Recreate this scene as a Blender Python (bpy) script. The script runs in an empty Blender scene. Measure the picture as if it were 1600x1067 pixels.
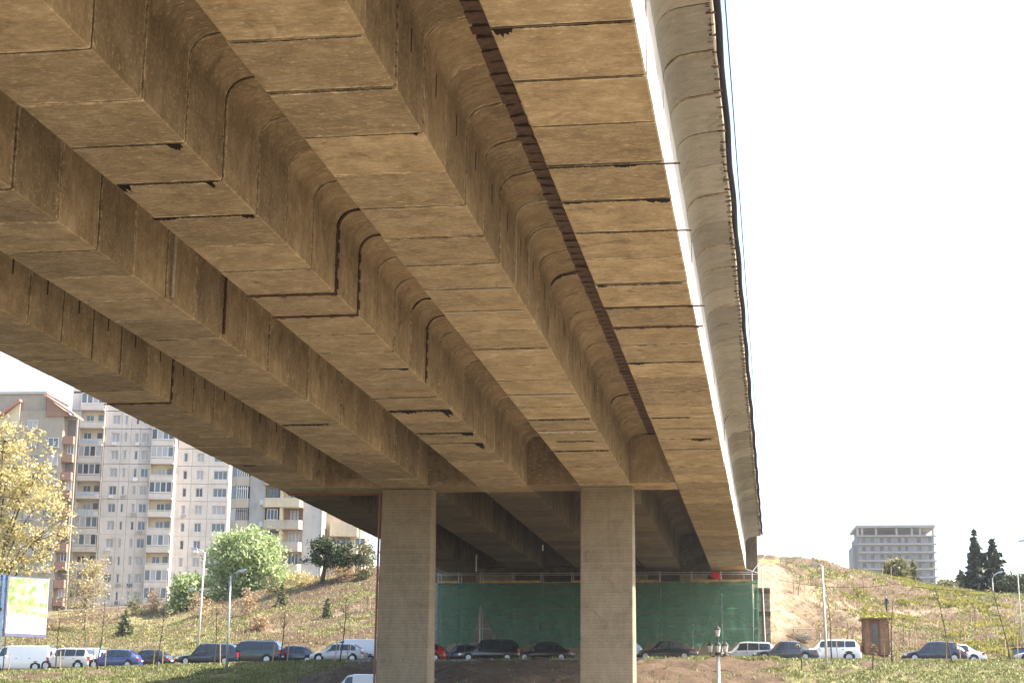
import bpy, bmesh, math, random
import numpy as np
from mathutils import Vector, Matrix, noise as mnoise
random.seed(7); rng = np.random.default_rng(7)
R_ = math.radians
S = bpy.context.scene
COL = S.collection

# ------------------------------------------------------------------ camera
FPX, ROLL, VPX, VPY = 2700.0, 0.45, 1218.0, 1151.0        # solved on the photograph (1600 x 1067)
_v = np.array([VPX-800, VPY-533.5, FPX]); _Y = _v/np.linalg.norm(_v)
_t = math.tan(R_(ROLL)); _u = np.array([_t, -1, (_v[1]-_v[0]*_t)/FPX]); _U = _u/np.linalg.norm(_u)
_X = np.cross(_Y, _U)
if _X[0] < 0: _X = -_X
RM = np.array([_X, _Y, _U]); CAM = np.array([0, 0, 1.6])
def at(px, py, Y):                                         # the point at distance Y (along the bridge) seen at a photo position
    d = RM @ np.array([px-800, py-533.5, FPX]); return Vector(CAM + d*Y/d[1])
def proj(P):
    c = RM.T @ (np.asarray(P, float)-CAM); return 800+FPX*c[0]/c[2], 533.5+FPX*c[1]/c[2]
cd = bpy.data.cameras.new('camera'); cd.sensor_width = 36; cd.lens = FPX/1600*36; cd.clip_end = 4000; cd.clip_start = .1
cam = bpy.data.objects.new('camera', cd); COL.objects.link(cam)
rt, up, bk = RM[:, 0], -RM[:, 1], -RM[:, 2]
cam.matrix_world = Matrix(((rt[0], up[0], bk[0], 0), (rt[1], up[1], bk[1], 0), (rt[2], up[2], bk[2], 1.6), (0, 0, 0, 1)))
S.camera = cam

# ------------------------------------------------------------------ world, sun, exposure
SUN_EL, SUN_AZ = R_(46), R_(9)            # azimuth measured from +X (right of the bridge) towards +Y
w = bpy.data.worlds.new('World'); S.world = w; w.use_nodes = True
nt = w.node_tree; bg = nt.nodes['Background']
sky = nt.nodes.new('ShaderNodeTexSky'); sky.sky_type = 'NISHITA'; sky.sun_disc = False
sky.sun_elevation = SUN_EL; sky.sun_rotation = math.pi/2 - SUN_AZ
sky.air_density = 1.0; sky.dust_density = 3.0; sky.ozone_density = 1.0; sky.altitude = 400
nt.links.new(sky.outputs[0], bg.inputs[0]); bg.inputs[1].default_value = 0.15
sl = bpy.data.lights.new('sun', 'SUN'); sl.energy = 5.0; sl.angle = R_(.6); sl.color = (1, .93, .82)
so = bpy.data.objects.new('sun', sl); COL.objects.link(so)
sd = Vector((math.cos(SUN_EL)*math.cos(SUN_AZ), math.cos(SUN_EL)*math.sin(SUN_AZ), math.sin(SUN_EL)))
so.rotation_euler = sd.to_track_quat('Z', 'Y').to_euler(); so.location = (60, 40, 60)
vs = S.view_settings; vs.view_transform = 'Standard'; vs.look = 'None'; vs.gamma = 1; vs.use_curve_mapping = False
vs.exposure = 1.9
HAZE = .00012
S.cycles.max_bounces = 8; S.cycles.diffuse_bounces = 4; S.cycles.transparent_max_bounces = 12
S.cycles.use_denoising = True; S.cycles.sample_clamp_indirect = 6

# ------------------------------------------------------------------ helpers
class MB:
    def __init__(s): s.v = []; s.f = []; s.m = []
    def quad(s, a, b, c, d, m=0):
        i = len(s.v); s.v += [tuple(a), tuple(b), tuple(c), tuple(d)]; s.f.append((i, i+1, i+2, i+3)); s.m.append(m); return s
    def poly(s, pts, m=0):
        i = len(s.v); s.v += [tuple(p) for p in pts]; s.f.append(tuple(range(i, i+len(pts)))); s.m.append(m); return s
    def box(s, x0, x1, y0, y1, z0, z1, m=0):
        i = len(s.v)
        s.v += [(x0, y0, z0), (x1, y0, z0), (x1, y1, z0), (x0, y1, z0), (x0, y0, z1), (x1, y0, z1), (x1, y1, z1), (x0, y1, z1)]
        s.f += [tuple(i+k for k in q) for q in ((0, 3, 2, 1), (4, 5, 6, 7), (0, 1, 5, 4), (1, 2, 6, 5), (2, 3, 7, 6), (3, 0, 4, 7))]; s.m += [m]*6; return s
    def tube(s, p, q, r0, r1=None, n=8, m=0, cap=True):
        p, q = Vector(p), Vector(q); r1 = r0 if r1 is None else r1
        d = (q-p).normalized(); a = d.orthogonal().normalized(); b = d.cross(a); i = len(s.v)
        for c, r in ((p, r0), (q, r1)):
            for k in range(n):
                t = 2*math.pi*k/n; s.v.append(tuple(c+a*math.cos(t)*r+b*math.sin(t)*r))
        for k in range(n): s.f.append((i+k, i+(k+1) % n, i+n+(k+1) % n, i+n+k)); s.m.append(m)
        if cap: s.f += [tuple(i+k for k in reversed(range(n))), tuple(i+n+k for k in range(n))]; s.m += [m, m]
        return s
    def path(s, pts, r, n=6, m=0):
        rs = r if isinstance(r, (list, tuple)) else [r]*len(pts)
        pts = [Vector(p) for p in pts]; i0 = len(s.v); prev = None
        for j, c in enumerate(pts):
            d = (pts[min(j+1, len(pts)-1)]-pts[max(j-1, 0)]).normalized()
            a = d.orthogonal().normalized() if prev is None else (prev-d*prev.dot(d)).normalized(); prev = a; b = d.cross(a)
            for k in range(n):
                t = 2*math.pi*k/n; s.v.append(tuple(c+a*math.cos(t)*rs[j]+b*math.sin(t)*rs[j]))
        for j in range(len(pts)-1):
            o = i0+j*n
            for k in range(n): s.f.append((o+k, o+(k+1) % n, o+n+(k+1) % n, o+n+k)); s.m.append(m)
        s.f += [tuple(i0+k for k in reversed(range(n))), tuple(i0+(len(pts)-1)*n+k for k in range(n))]; s.m += [m, m]; return s
    def lathe(s, prof, c=(0, 0, 0), n=12, m=0):
        i0 = len(s.v)
        for r, z in prof:
            for k in range(n):
                t = 2*math.pi*k/n; s.v.append((c[0]+r*math.cos(t), c[1]+r*math.sin(t), c[2]+z))
        for j in range(len(prof)-1):
            o = i0+j*n
            for k in range(n): s.f.append((o+k, o+(k+1) % n, o+n+(k+1) % n, o+n+k)); s.m.append(m)
        return s
    def prism(s, pts, axis, a, b, m=0):        # 2-D outline swept along an axis: 'x' -> (y,z), 'y' -> (x,z), 'z' -> (x,y)
        mk = {'x': lambda p, t: (t, p[0], p[1]), 'y': lambda p, t: (p[0], t, p[1]), 'z': lambda p, t: (p[0], p[1], t)}[axis]
        n = len(pts); i = len(s.v); s.v += [mk(p, a) for p in pts]+[mk(p, b) for p in pts]
        s.f += [tuple(i+k for k in range(n)), tuple(i+n+k for k in reversed(range(n)))]; s.m += [m, m]
        for k in range(n): s.f.append((i+k, i+n+k, i+n+(k+1) % n, i+(k+1) % n)); s.m.append(m)
        return s
    def mesh(s, name, mats, smooth=False, fix=True):
        me = bpy.data.meshes.new(name); me.from_pydata(s.v, [], s.f)
        for m in (mats if isinstance(mats, (list, tuple)) else [mats]): me.materials.append(m)
        if len(me.materials) > 1: me.polygons.foreach_set('material_index', s.m)
        if fix:
            b = bmesh.new(); b.from_mesh(me); bmesh.ops.recalc_face_normals(b, faces=b.faces); b.to_mesh(me); b.free()
        if smooth is True: me.shade_smooth()
        elif smooth: me.shade_smooth(); me.set_sharp_from_angle(angle=R_(smooth))
        me.update(); return me
def link(name, me, parent=None, loc=(0, 0, 0), rot=(0, 0, 0), sc=(1, 1, 1)):
    o = bpy.data.objects.new(name, me); COL.objects.link(o); o.parent = parent
    o.location = loc; o.rotation_euler = rot; o.scale = sc; return o
def part(name, mb, mats, parent, smooth=False, **k): return link(name, mb.mesh(name, mats, smooth), parent, **k)
def tag(o, label, cat, group=None):
    o['label'] = label; o['category'] = cat
    if group: o['group'] = group
    return o
def thing(name, label, cat, loc=(0, 0, 0), rz=0, group=None):
    o = bpy.data.objects.new(name, None); COL.objects.link(o); o.location = loc; o.rotation_euler = (0, 0, rz)
    o.empty_display_size = .2; return tag(o, label, cat, group)
def setting(o): o['kind'] = 'structure'; return o

# ------------------------------------------------------------------ materials
def nodes(name):
    m = bpy.data.materials.new(name); m.use_nodes = True; t = m.node_tree; b = t.nodes['Principled BSDF']; return m, t, b
def N(t, typ, **k):
    n = t.nodes.new('ShaderNode'+typ)
    for a, v in k.items():
        if a[0] == '_': n.inputs[int(a[1:])].default_value = v
        else: setattr(n, a, v)
    return n
def L(t, a, b): t.links.new(a, b)
def ramp(t, fac, stops):
    r = N(t, 'ValToRGB'); e = r.color_ramp.elements
    while len(e) < len(stops): e.new(.5)
    for x, (p, c) in zip(e, stops): x.position = p; x.color = c if len(c) == 4 else (*c, 1)
    L(t, fac, r.inputs[0]); return r.outputs[0]
def mixc(t, fac, a, b, mode='MIX'):
    n = N(t, 'Mix', data_type='RGBA', blend_type=mode)
    for i, v in ((0, fac), (6, a), (7, b)):
        if hasattr(v, 'is_linked'): L(t, v, n.inputs[i])
        else: n.inputs[i].default_value = v if not isinstance(v, tuple) or len(v) == 4 else (*v, 1)
    return n.outputs[2]
def math_(t, op, a, b=None, c=None):
    n = N(t, 'Math', operation=op)
    for i, v in enumerate((a, b, c)):
        if v is None: continue
        if hasattr(v, 'is_linked'): L(t, v, n.inputs[i])
        else: n.inputs[i].default_value = v
    return n.outputs[0]
def noise(t, vec, scale, detail=5, rough=.6, dist=0):
    n = N(t, 'TexNoise'); n.inputs['Scale'].default_value = scale; n.inputs['Detail'].default_value = detail
    n.inputs['Roughness'].default_value = rough; n.inputs['Distortion'].default_value = dist
    if vec is not None: L(t, vec, n.inputs['Vector'])
    return n.outputs['Fac']
def scaled(t, vec, s):
    n = N(t, 'Mapping'); L(t, vec, n.inputs[0]); n.inputs['Scale'].default_value = s; return n.outputs[0]
def bump(t, b, h, strength=.3, dist=.02):
    n = N(t, 'Bump'); n.inputs['Strength'].default_value = strength; n.inputs['Distance'].default_value = dist
    L(t, h, n.inputs['Height']); L(t, n.outputs[0], b.inputs['Normal'])
def plain(name, col, rough=.6, metal=0, var=.12, scale=6, coat=0, spec=.5):
    m, t, b = nodes(name); b.inputs['Roughness'].default_value = rough; b.inputs['Metallic'].default_value = metal
    b.inputs['Coat Weight'].default_value = coat; b.inputs['Specular IOR Level'].default_value = spec
    tc = N(t, 'TexCoord'); f = noise(t, tc.outputs['Object'], scale)
    d = tuple(c*(1-var*2) for c in col); u = tuple(min(1, c*(1+var)) for c in col)
    L(t, ramp(t, f, [(.3, d), (.7, u)]), b.inputs['Base Color']); return m
def concrete(name, dark, mid, light, stain=(.10, .065, .035), board=0.0, rnd=.5, patch=.65, edges=False):
    """cast concrete: object-random tone, streaks across the soffit and down the webs, pale scuffs, brown stains"""
    m, t, b = nodes(name); b.inputs['Roughness'].default_value = .88; b.inputs['Specular IOR Level'].default_value = .25
    g = N(t, 'NewGeometry'); oi = N(t, 'ObjectInfo')
    off = N(t, 'CombineXYZ'); r40 = math_(t, 'MULTIPLY', oi.outputs['Random'], 61.0)
    L(t, r40, off.inputs[0]); L(t, r40, off.inputs[1])
    va = N(t, 'VectorMath', operation='ADD'); L(t, g.outputs['Position'], va.inputs[0]); L(t, off.outputs[0], va.inputs[1]); P = va.outputs[0]
    sep = N(t, 'SeparateXYZ'); L(t, g.outputs['True Normal'], sep.inputs[0])
    down = math_(t, 'ABSOLUTE', sep.outputs[2])
    s1 = noise(t, scaled(t, P, (1.0, 2.6, 2.6)), 2.2, 10, .78, .15)           # streaks along X
    s2 = noise(t, scaled(t, P, (2.0, 2.0, .7)), 1.6, 9, .74, .1)                   # vertical streaks on the webs
    mx = N(t, 'Mix', data_type='FLOAT'); L(t, down, mx.inputs[0]); L(t, s2, mx.inputs[2]); L(t, s1, mx.inputs[3]); st = mx.outputs[0]
    big = noise(t, P, .95, 6, .68, .3); fine = noise(t, P, 11, 7, .8)
    v = math_(t, 'ADD', math_(t, 'MULTIPLY', st, .5), math_(t, 'MULTIPLY', big, .5))
    v = math_(t, 'ADD', v, math_(t, 'MULTIPLY', math_(t, 'SUBTRACT', fine, .5), .30))
    c = ramp(t, v, [(.35, dark), (.5, mid), (.65, light)])
    tone = math_(t, 'ADD', 1-rnd/2, math_(t, 'MULTIPLY', oi.outputs['Random'], rnd))
    tn = N(t, 'CombineXYZ'); [L(t, tone, tn.inputs[i]) for i in range(3)]
    c = mixc(t, 1.0, c, tn.outputs[0], 'MULTIPLY')
    sp = noise(t, scaled(t, P, (1.1, 2.8, 2.8)), 3.4, 8, .85, .2)            # pale scuffs of lime and flaked paste
    spm = ramp(t, sp, [(.545, (0, 0, 0)), (.63, (patch,)*3)])
    c = mixc(t, spm, c, tuple(min(.8, x*1.5+.03) for x in light))
    ru = ramp(t, noise(t, P, .8, 5, .7, .8), [(.56, (0, 0, 0)), (.70, (.75,)*3)])
    c = mixc(t, ru, c, tuple(.45*a+.55*b2 for a, b2 in zip(stain, dark)))
    if edges:                                                               # lime bloom, spalls and damp along the segment joints
        tc = N(t, 'TexCoord'); so_ = N(t, 'SeparateXYZ'); L(t, tc.outputs['Object'], so_.inputs[0]); ay = math_(t, 'ABSOLUTE', so_.outputs[1])
        en = noise(t, scaled(t, P, (1.2, 3, 3)), 2.0, 7, .75)
        e1 = math_(t, 'ADD', math_(t, 'MULTIPLY', ay, 1.5), math_(t, 'MULTIPLY', en, 1.6)); lime = ramp(t, math_(t, 'SUBTRACT', e1, 1.95), [(.76, (0, 0, 0)), (.92, (.8,)*3)])
        c = mixc(t, lime, c, tuple(min(.8, x*1.45+.03) for x in light))
        dn = noise(t, scaled(t, P, (1.0, 2.2, 1.4)), .9, 5, .7, .4); e2 = math_(t, 'ADD', math_(t, 'MULTIPLY', ay, 1.0), math_(t, 'MULTIPLY', dn, 2.2))
        c = mixc(t, ramp(t, math_(t, 'SUBTRACT', e2, 1.75), [(.66, (0, 0, 0)), (1.0, (.5,)*3)]), c, tuple(.7*x for x in dark))
    pit = ramp(t, noise(t, P, 38, 2, .5), [(.24, (.55,)*3), (.30, (0, 0, 0))])
    c = mixc(t, pit, c, stain)
    L(t, c, b.inputs['Base Color'])
    h = math_(t, 'ADD', math_(t, 'MULTIPLY', st, .6), math_(t, 'MULTIPLY', fine, .5))
    if board:
        sp2 = N(t, 'SeparateXYZ'); L(t, g.outputs['Position'], sp2.inputs[0])
        bz = math_(t, 'FRACT', math_(t, 'MULTIPLY', sp2.outputs[2], 1/board))
        ln = math_(t, 'LESS_THAN', bz, .10)
        h = math_(t, 'SUBTRACT', h, math_(t, 'MULTIPLY', ln, .8))
        cell = N(t, 'TexWhiteNoise', noise_dimensions='1D'); L(t, math_(t, 'FLOOR', math_(t, 'MULTIPLY', sp2.outputs[2], 1/board)), cell.inputs['W'])
        h = math_(t, 'ADD', h, math_(t, 'MULTIPLY', cell.outputs[0], .6))
        c2 = mixc(t, math_(t, 'MULTIPLY', ln, .5), c, tuple(x*.5 for x in dark)); 
        c2 = mixc(t, math_(t, 'MULTIPLY', cell.outputs[0], .38), c2, light)
        L(t, c2, b.inputs['Base Color'])
    bump(t, b, h, .3, .02); return m
M = {}
M['conc'] = concrete('girder_concrete', (.190, .142, .084), (.315, .240, .143), (.47, .378, .248), edges=True)
M['conc2'] = concrete('cast_in_place_concrete', (.180, .131, .074), (.29, .215, .120), (.41, .322, .20))
M['conc_shade'] = concrete('shaded_concrete', (.072, .056, .036), (.122, .096, .062), (.18, .145, .098))  # darker copy of the concrete: deep shade under the second span put into colour
M['concw'] = concrete('skylit_edge_concrete', (.155, .14, .112), (.21, .19, .155), (.27, .247, .205), patch=.35)  # same concrete, greyed in colour for the sky light on the outer wing
M['concb'] = concrete('sunlit_web_concrete', (.34, .32, .28), (.42, .40, .36), (.50, .48, .44), patch=.3, rnd=.08)  # paler copy of the concrete: direct sun on the outer web put into colour
M['pierc'] = concrete('pier_concrete', (.175, .138, .090), (.24, .193, .130), (.31, .255, .18), board=.16, rnd=.06, patch=.3)
M['abut'] = concrete('abutment_concrete', (.19, .155, .11), (.27, .225, .16), (.35, .30, .23), board=.5, rnd=.1)
M['slot'] = plain('slot_grime', (.028, .019, .013), .95)
M['tar'] = plain('joint_tar', (.018, .012, .008), .95, spec=.05)
M['rust'] = plain('rusty_steel', (.11, .05, .028), .8, .2, .35, 9)
M['plank_old'] = plain('dark_shuttering_wood', (.125, .070, .045), .85, 0, .35, 4)
M['mortar'] = plain('pale_mortar', (.42, .38, .30), .9)
M['wpipe'] = plain('pale_pipe', (.55, .52, .45), .6)
M['rpipe'] = plain('oxide_red_pipe', (.20, .055, .035), .6)
M['navy'] = plain('dark_blue_steel', (.018, .018, .026), .8, 0, spec=.15)
M['cable'] = plain('black_cable', (.015, .014, .016), .85, spec=.1)
M['galv'] = plain('galvanised_steel', (.42, .43, .44), .45, .5)
M['scaff'] = plain('scaffold_tube', (.40, .40, .40), .5, .5)
M['board'] = plain('scaffold_board', (.50, .30, .12), .8, 0, .25, 3)
M['wood'] = plain('stake_wood', (.42, .27, .13), .8, 0, .25, 5)
M['shedwood'] = plain('shed_boards', (.30, .15, .075), .75, 0, .25, 3)
M['shedtrim'] = plain('shed_trim', (.17, .085, .045), .75, 0, .2, 3)
M['bark'] = plain('grey_brown_bark', (.11, .085, .06), .95, 0, .35, 8)
M['barkd'] = plain('dark_bark', (.06, .045, .032), .95, 0, .35, 8)
M['barkp'] = plain('pale_bark', (.27, .21, .14), .95, 0, .35, 8)
M['tyre'] = plain('tyre_rubber', (.018, .018, .019), .85)
M['rim'] = plain('alloy_rim', (.45, .46, .48), .35, .7)
M['blackp'] = plain('black_plastic', (.02, .02, .021), .6)
M['glassd'] = plain('car_glass', (.02, .026, .03), .06, 0, .05, spec=.8)
M['redl'] = plain('tail_lamp_red', (.45, .02, .03), .2)
M['clearl'] = plain('head_lamp_clear', (.6, .62, .65), .15, .3)
M['plate'] = plain('number_plate_white', (.7, .7, .7), .4)
def paint(n, c, metal=0.0): return plain(n, c, .28, metal, .03, 2, coat=.8)
for n, c in dict(white=(.72, .72, .70), silver=(.46, .46, .45), beige=(.52, .49, .43), blue=(.035, .055, .16), black=(.012, .012, .015), navy=(.015, .02, .04),
                 graph=(.045, .05, .06), red=(.42, .018, .02), ltblue=(.32, .42, .50), green=(.02, .03, .03)).items(): M['p_'+n] = paint('car_paint_'+n, c)
# ground, leaves, nets
def leafmat(name, a, b_, c, trans=.35):
    m, t, b = nodes(name); g = N(t, 'NewGeometry'); out = t.nodes['Material Output']
    col = ramp(t, g.outputs['Random Per Island'], [(0, a), (.5, b_), (1, c)])
    L(t, col, b.inputs['Base Color']); b.inputs['Roughness'].default_value = .55; b.inputs['Specular IOR Level'].default_value = .3
    tr = N(t, 'BsdfTranslucent'); L(t, col, tr.inputs[0]); mx = N(t, 'MixShader'); mx.inputs[0].default_value = trans
    L(t, b.outputs[0], mx.inputs[1]); L(t, tr.outputs[0], mx.inputs[2]); L(t, mx.outputs[0], out.inputs[0]); return m
M['lf_yel'] = leafmat('young_yellow_leaves', (.32, .26, .10), (.47, .39, .17), (.60, .52, .25), .42)
M['lf_grn'] = leafmat('bright_spring_leaves', (.20, .25, .09), (.35, .42, .18), (.50, .55, .30), .42)
M['lf_pine'] = leafmat('pine_needles', (.025, .038, .018), (.05, .07, .03), (.10, .11, .045), .15)
M['lf_spr'] = leafmat('dark_spruce_needles', (.012, .022, .014), (.025, .04, .022), (.05, .065, .035), .08)
M['lf_con'] = leafmat('light_conifer_needles', (.09, .10, .05), (.16, .17, .08), (.25, .245, .13), .25)
M['lf_org'] = leafmat('rusty_dry_twigs', (.28, .18, .10), (.40, .27, .15), (.50, .37, .22), .35)
M['lf_bush'] = leafmat('olive_shrub_leaves', (.10, .105, .045), (.17, .165, .075), (.27, .24, .12), .3)
M['lf_bud'] = leafmat('pale_buds', (.30, .22, .09), (.40, .31, .14), (.5, .42, .2), .3)
M['grass'] = leafmat('bank_grass', (.12, .135, .04), (.21, .225, .08), (.33, .32, .14), .3)
M['weed'] = leafmat('yellow_green_weeds', (.20, .20, .05), (.34, .31, .075), (.48, .42, .11), .3)
M['drygrass'] = leafmat('dry_grass', (.18, .13, .06), (.28, .21, .10), (.38, .30, .16), .25)

# ------------------------------------------------------------------ terrain
RX = [-400, -90, -58, -43, -33, -20, -8, 17, 45, 400]; RZ = [5.0, 5.2, 5.95, 6.5, 6.78, 6.85, 7.0, 6.85, 6.6, 6.0]
def zr(x): return np.interp(x, RX, RZ)
ctrl = [(x, 137, float(zr(x))) for x in (-110, -80, -58, -45, -33, 3, 10, 18, 30, 60)]
for px, py, Y in [(1354, 1016, 143), (1386, 961, 172), (1340, 890, 190), (1440, 915, 196), (1600, 931, 196), (1290, 890, 182), (1240, 900, 170), (1208, 899, 156), (1203, 960, 143.5),
                  (1222, 1004, 140), (1500, 985, 155), (1600, 985, 155), (1300, 985, 150), (580, 893, 178), (440, 920, 178), (280, 981, 172), (10, 990, 168), (-150, 990, 168), (300, 1003, 146), (150, 1005, 146),
                  (450, 985, 152), (580, 955, 157), (700, 890, 178), (640, 930, 160)]:
    ctrl.append(tuple(at(px, py, Y)))
ctrl += [(-130, 270, 17), (-95, 262, 18), (-62, 215, 19), (-25, 230, 19), (8, 225, 16.5), (20, 235, 14), (45, 230, 13), (90, 220, 12), (100, 160, 9), (-180, 200, 12), (-180, 150, 7),
         (35, 330, 18), (-60, 350, 24), (-200, 400, 20), (200, 400, 18), (120, 300, 15)]
CP = np.array(ctrl)
def _phi(r2): return np.where(r2 > 0, r2*np.log(np.maximum(r2, 1e-9))*.5, 0)
n_ = len(CP); _sc = 50.0; A_ = CP[:, :2]/_sc
K = _phi(((A_[:, None]-A_[None])**2).sum(-1)) + np.eye(n_)*.002
Pm = np.c_[np.ones(n_), A_]; LHS = np.block([[K, Pm], [Pm.T, np.zeros((3, 3))]])
TW = np.linalg.solve(LHS, np.r_[CP[:, 2], 0, 0, 0])
def tps(x, y):
    q = np.stack([x, y], -1)/_sc; out = TW[n_]+TW[n_+1]*q[..., 0]+TW[n_+2]*q[..., 1]
    for i in range(n_): out = out+TW[i]*_phi(((q-A_[i])**2).sum(-1))
    return out
def sstep(a, b, x): k = np.clip((x-a)/(b-a), 0, 1); return k*k*(3-2*k)
def vnoise(x, y, s, seed=0):
    x = np.asarray(x, float)*s+seed*17.3; y = np.asarray(y, float)*s-seed*9.1
    xi, yi = np.floor(x), np.floor(y); xf, yf = x-xi, y-yi; xf = xf*xf*(3-2*xf); yf = yf*yf*(3-2*yf)
    h = lambda a, b: np.modf(np.abs(np.sin(a*127.1+b*311.7+seed*3.3)*43758.5453))[0]
    return (h(xi, yi)*(1-xf)+h(xi+1, yi)*xf)*(1-yf)+(h(xi, yi+1)*(1-xf)+h(xi+1, yi+1)*xf)*yf
def height(x, y):
    x = np.asarray(x, float); y = np.asarray(y, float); z0 = zr(x)
    fr = np.interp(y, [-400, 35, 70, 85, 98, 110, 119, 125.2, 126.5], [0, 0, .22, .37, .55, .72, .87, .995, 1.0])
    under = sstep(-31, -28.6, x)*(1-sstep(-2.4, -1.2, x))
    y0 = 136.2+under*5.0
    k = sstep(0, 5.5, y-y0)
    far = sstep(330, 420, np.maximum(y, np.abs(x)*1.0+150))
    hill = np.clip(tps(x, np.clip(y, 130, 420)), 4, 26)*(1-far)+20*far
    z = z0*fr*(1-k)+hill*k
    b = (vnoise(x, y, .35, 1)-.5)*.5+(vnoise(x, y, 1.1, 2)-.5)*.22*(1+2.4*(1-sstep(4, 12, x))*sstep(-32, -28, x))+(vnoise(x, y, .6, 21)-.5)*.5*(1-sstep(4, 12, x))*sstep(-32, -28, x)
    amp = np.where(y > 137, sstep(137, 142, y), sstep(95, 100, y)*(1-sstep(122, 126, y)))*(1-sstep(210, 230, y))
    return z+b*amp
def cuts(parts): return np.unique(np.round(np.concatenate([np.arange(a, b, s) for a, b, s in parts]), 3))
gx = cuts([(-1500, -400, 220), (-400, -110, 15), (-110, 34, .75), (34, 100, 5), (100, 400, 30), (400, 1501, 220)])
gy = cuts([(-600, -100, 100), (-100, 90, 10), (90, 128, .7), (128, 136, 2), (136, 200, .75), (200, 300, 6), (300, 700, 40), (700, 2801, 350)])
GX, GY = np.meshgrid(gx, gy); GZ = height(GX, GY)
nx, ny = len(gx), len(gy); idx = np.arange(nx*ny).reshape(ny, nx)
fc = np.stack([idx[:-1, :-1], idx[:-1, 1:], idx[1:, 1:], idx[1:, :-1]], -1).reshape(-1, 4)
me = bpy.data.meshes.new('terrain'); me.from_pydata(np.stack([GX, GY, GZ], -1).reshape(-1, 3).tolist(), [], fc.tolist()); me.shade_smooth()
def hit(px, py, y0=137.0, y1=330.0):                        # where a photo position meets the hillside
    y = y0
    while y < y1:
        p = at(px, py, y); g_ = gz(p.x, y)
        if p.z <= g_: return Vector((p.x, y, g_))
        y += .5
    p = at(px, py, y0+40); return Vector((p.x, p.y, gz(p.x, p.y)))
def gz(x, y): return float(height(np.array([x]), np.array([y]))[0])
PATHS = [[hit(*q) for q in l] for l in ([(1205, 932), (1245, 934), (1290, 945), (1330, 966), (1352, 972)], [(1255, 940), (1270, 925), (1300, 914), (1335, 903)], [(1300, 938), (1330, 950), (1390, 961), (1440, 968), (1500, 980), (1555, 987)], [(1395, 960), (1480, 955), (1560, 950)], [(1350, 990), (1330, 998), (1310, 1003)], [(420, 985), (480, 975), (560, 950)])]
def path_d(x, y):
    d = np.full(np.shape(x), 1e9)
    for l in PATHS:
        for a, c in zip(l[:-1], l[1:]):
            vx, vy = c.x-a.x, c.y-a.y; k = np.clip(((x-a.x)*vx+(y-a.y)*vy)/(vx*vx+vy*vy+1e-9), 0, 1); d = np.minimum(d, np.hypot(x-a.x-k*vx, (y-a.y-k*vy)*.5))
    return d
def masks(x, y):
    """grass, sand and weed cover of the ground"""
    n1, n2, n3 = vnoise(x, y, .16, 3), vnoise(x, y, .45, 4), vnoise(x, y, 1.3, 5); n = n1*.45+n2*.35+n3*.2
    earth = sstep(-34, -29, x)*(1-sstep(-2.0, 1.5, x+(n2-.5)*3))
    bank = (y < 128)*(sstep(.36, .56, n+.12))*(1-earth)
    left = (y >= 136)*(x < -28)*sstep(.47, .62, n+.16*(1-sstep(-75, -45, x)))
    right = (y >= 136)*(x > -2)*sstep(.50, .62, n+.17*sstep(7, 15, x)-.10*(1-sstep(3, 9, x)))
    sand = (y > 137)*(1-sstep(.3, 1.6, x+(n1-.5)*2.4+(n2-.5)*3))*sstep(-32, -29, x)*(y < 175)
    sand = np.maximum(sand, (y > 137)*sstep(.66, .74, vnoise(x, y, .25, 8))*.4*(y < 190))
    pth = (1-sstep(.25, .6, path_d(x, y)+(n3-.5)*.3))*(y > 137); left = left*(1-pth); right = right*(1-pth); sand = np.maximum(sand, pth*.8)
    clump = sstep(.40, .60, vnoise(x, y, .7, 11)*.6+vnoise(x, y, .22, 12)*.4)
    return np.clip(bank*(.35+.65*clump)+left*(.3+.7*clump)+right*(1-sand)*clump, 0, 1), sand, right*(1-sand)*sstep(4, 12, x)*sstep(.48, .60, n2*.6+n1*.4)*clump
ga, sa, we = masks(GX, GY)
ca = me.color_attributes.new('cover', 'FLOAT_COLOR', 'POINT')
ca.data.foreach_set('color', np.stack([ga, sa, we, np.ones_like(ga)], -1).astype(np.float32).ravel())
m, t, b = nodes('soil_and_turf'); b.inputs['Roughness'].default_value = .95; b.inputs['Specular IOR Level'].default_value = .15
at_ = N(t, 'Attribute', attribute_name='cover'); sp = N(t, 'SeparateColor'); L(t, at_.outputs['Color'], sp.inputs[0]); g = N(t, 'NewGeometry'); P = g.outputs['Position']
nf = noise(t, P, 2.2, 8, .75); nb = noise(t, P, .35, 5, .65)
soil = ramp(t, math_(t, 'ADD', math_(t, 'MULTIPLY', nf, .6), math_(t, 'MULTIPLY', nb, .4)), [(.34, (.066, .044, .028)), (.5, (.115, .078, .05)), (.66, (.18, .126, .083))])
sand = ramp(t, noise(t, scaled(t, P, (1, 1, .5)), 1.6, 8, .75, .5), [(.32, (.12, .085, .05)), (.5, (.235, .18, .115)), (.64, (.36, .295, .205))])
turf = ramp(t, nf, [(.3, (.14, .125, .055)), (.5, (.21, .195, .085)), (.7, (.30, .265, .13))])
gm = math_(t, 'SUBTRACT', math_(t, 'MULTIPLY', sp.outputs[0], 1.5), math_(t, 'MULTIPLY', nf, .55)); gm = ramp(t, gm, [(.05, (0, 0, 0)), (.5, (1, 1, 1))])
c = mixc(t, sp.outputs[1], soil, sand); c = mixc(t, math_(t, 'MULTIPLY', gm, .85), c, turf)
L(t, c, b.inputs['Base Color']); bump(t, b, math_(t, 'ADD', nf, math_(t, 'MULTIPLY', noise(t, P, 9, 5, .7), .4)), .9, .25)
me.materials.append(m); setting(link('terrain', me))

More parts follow.
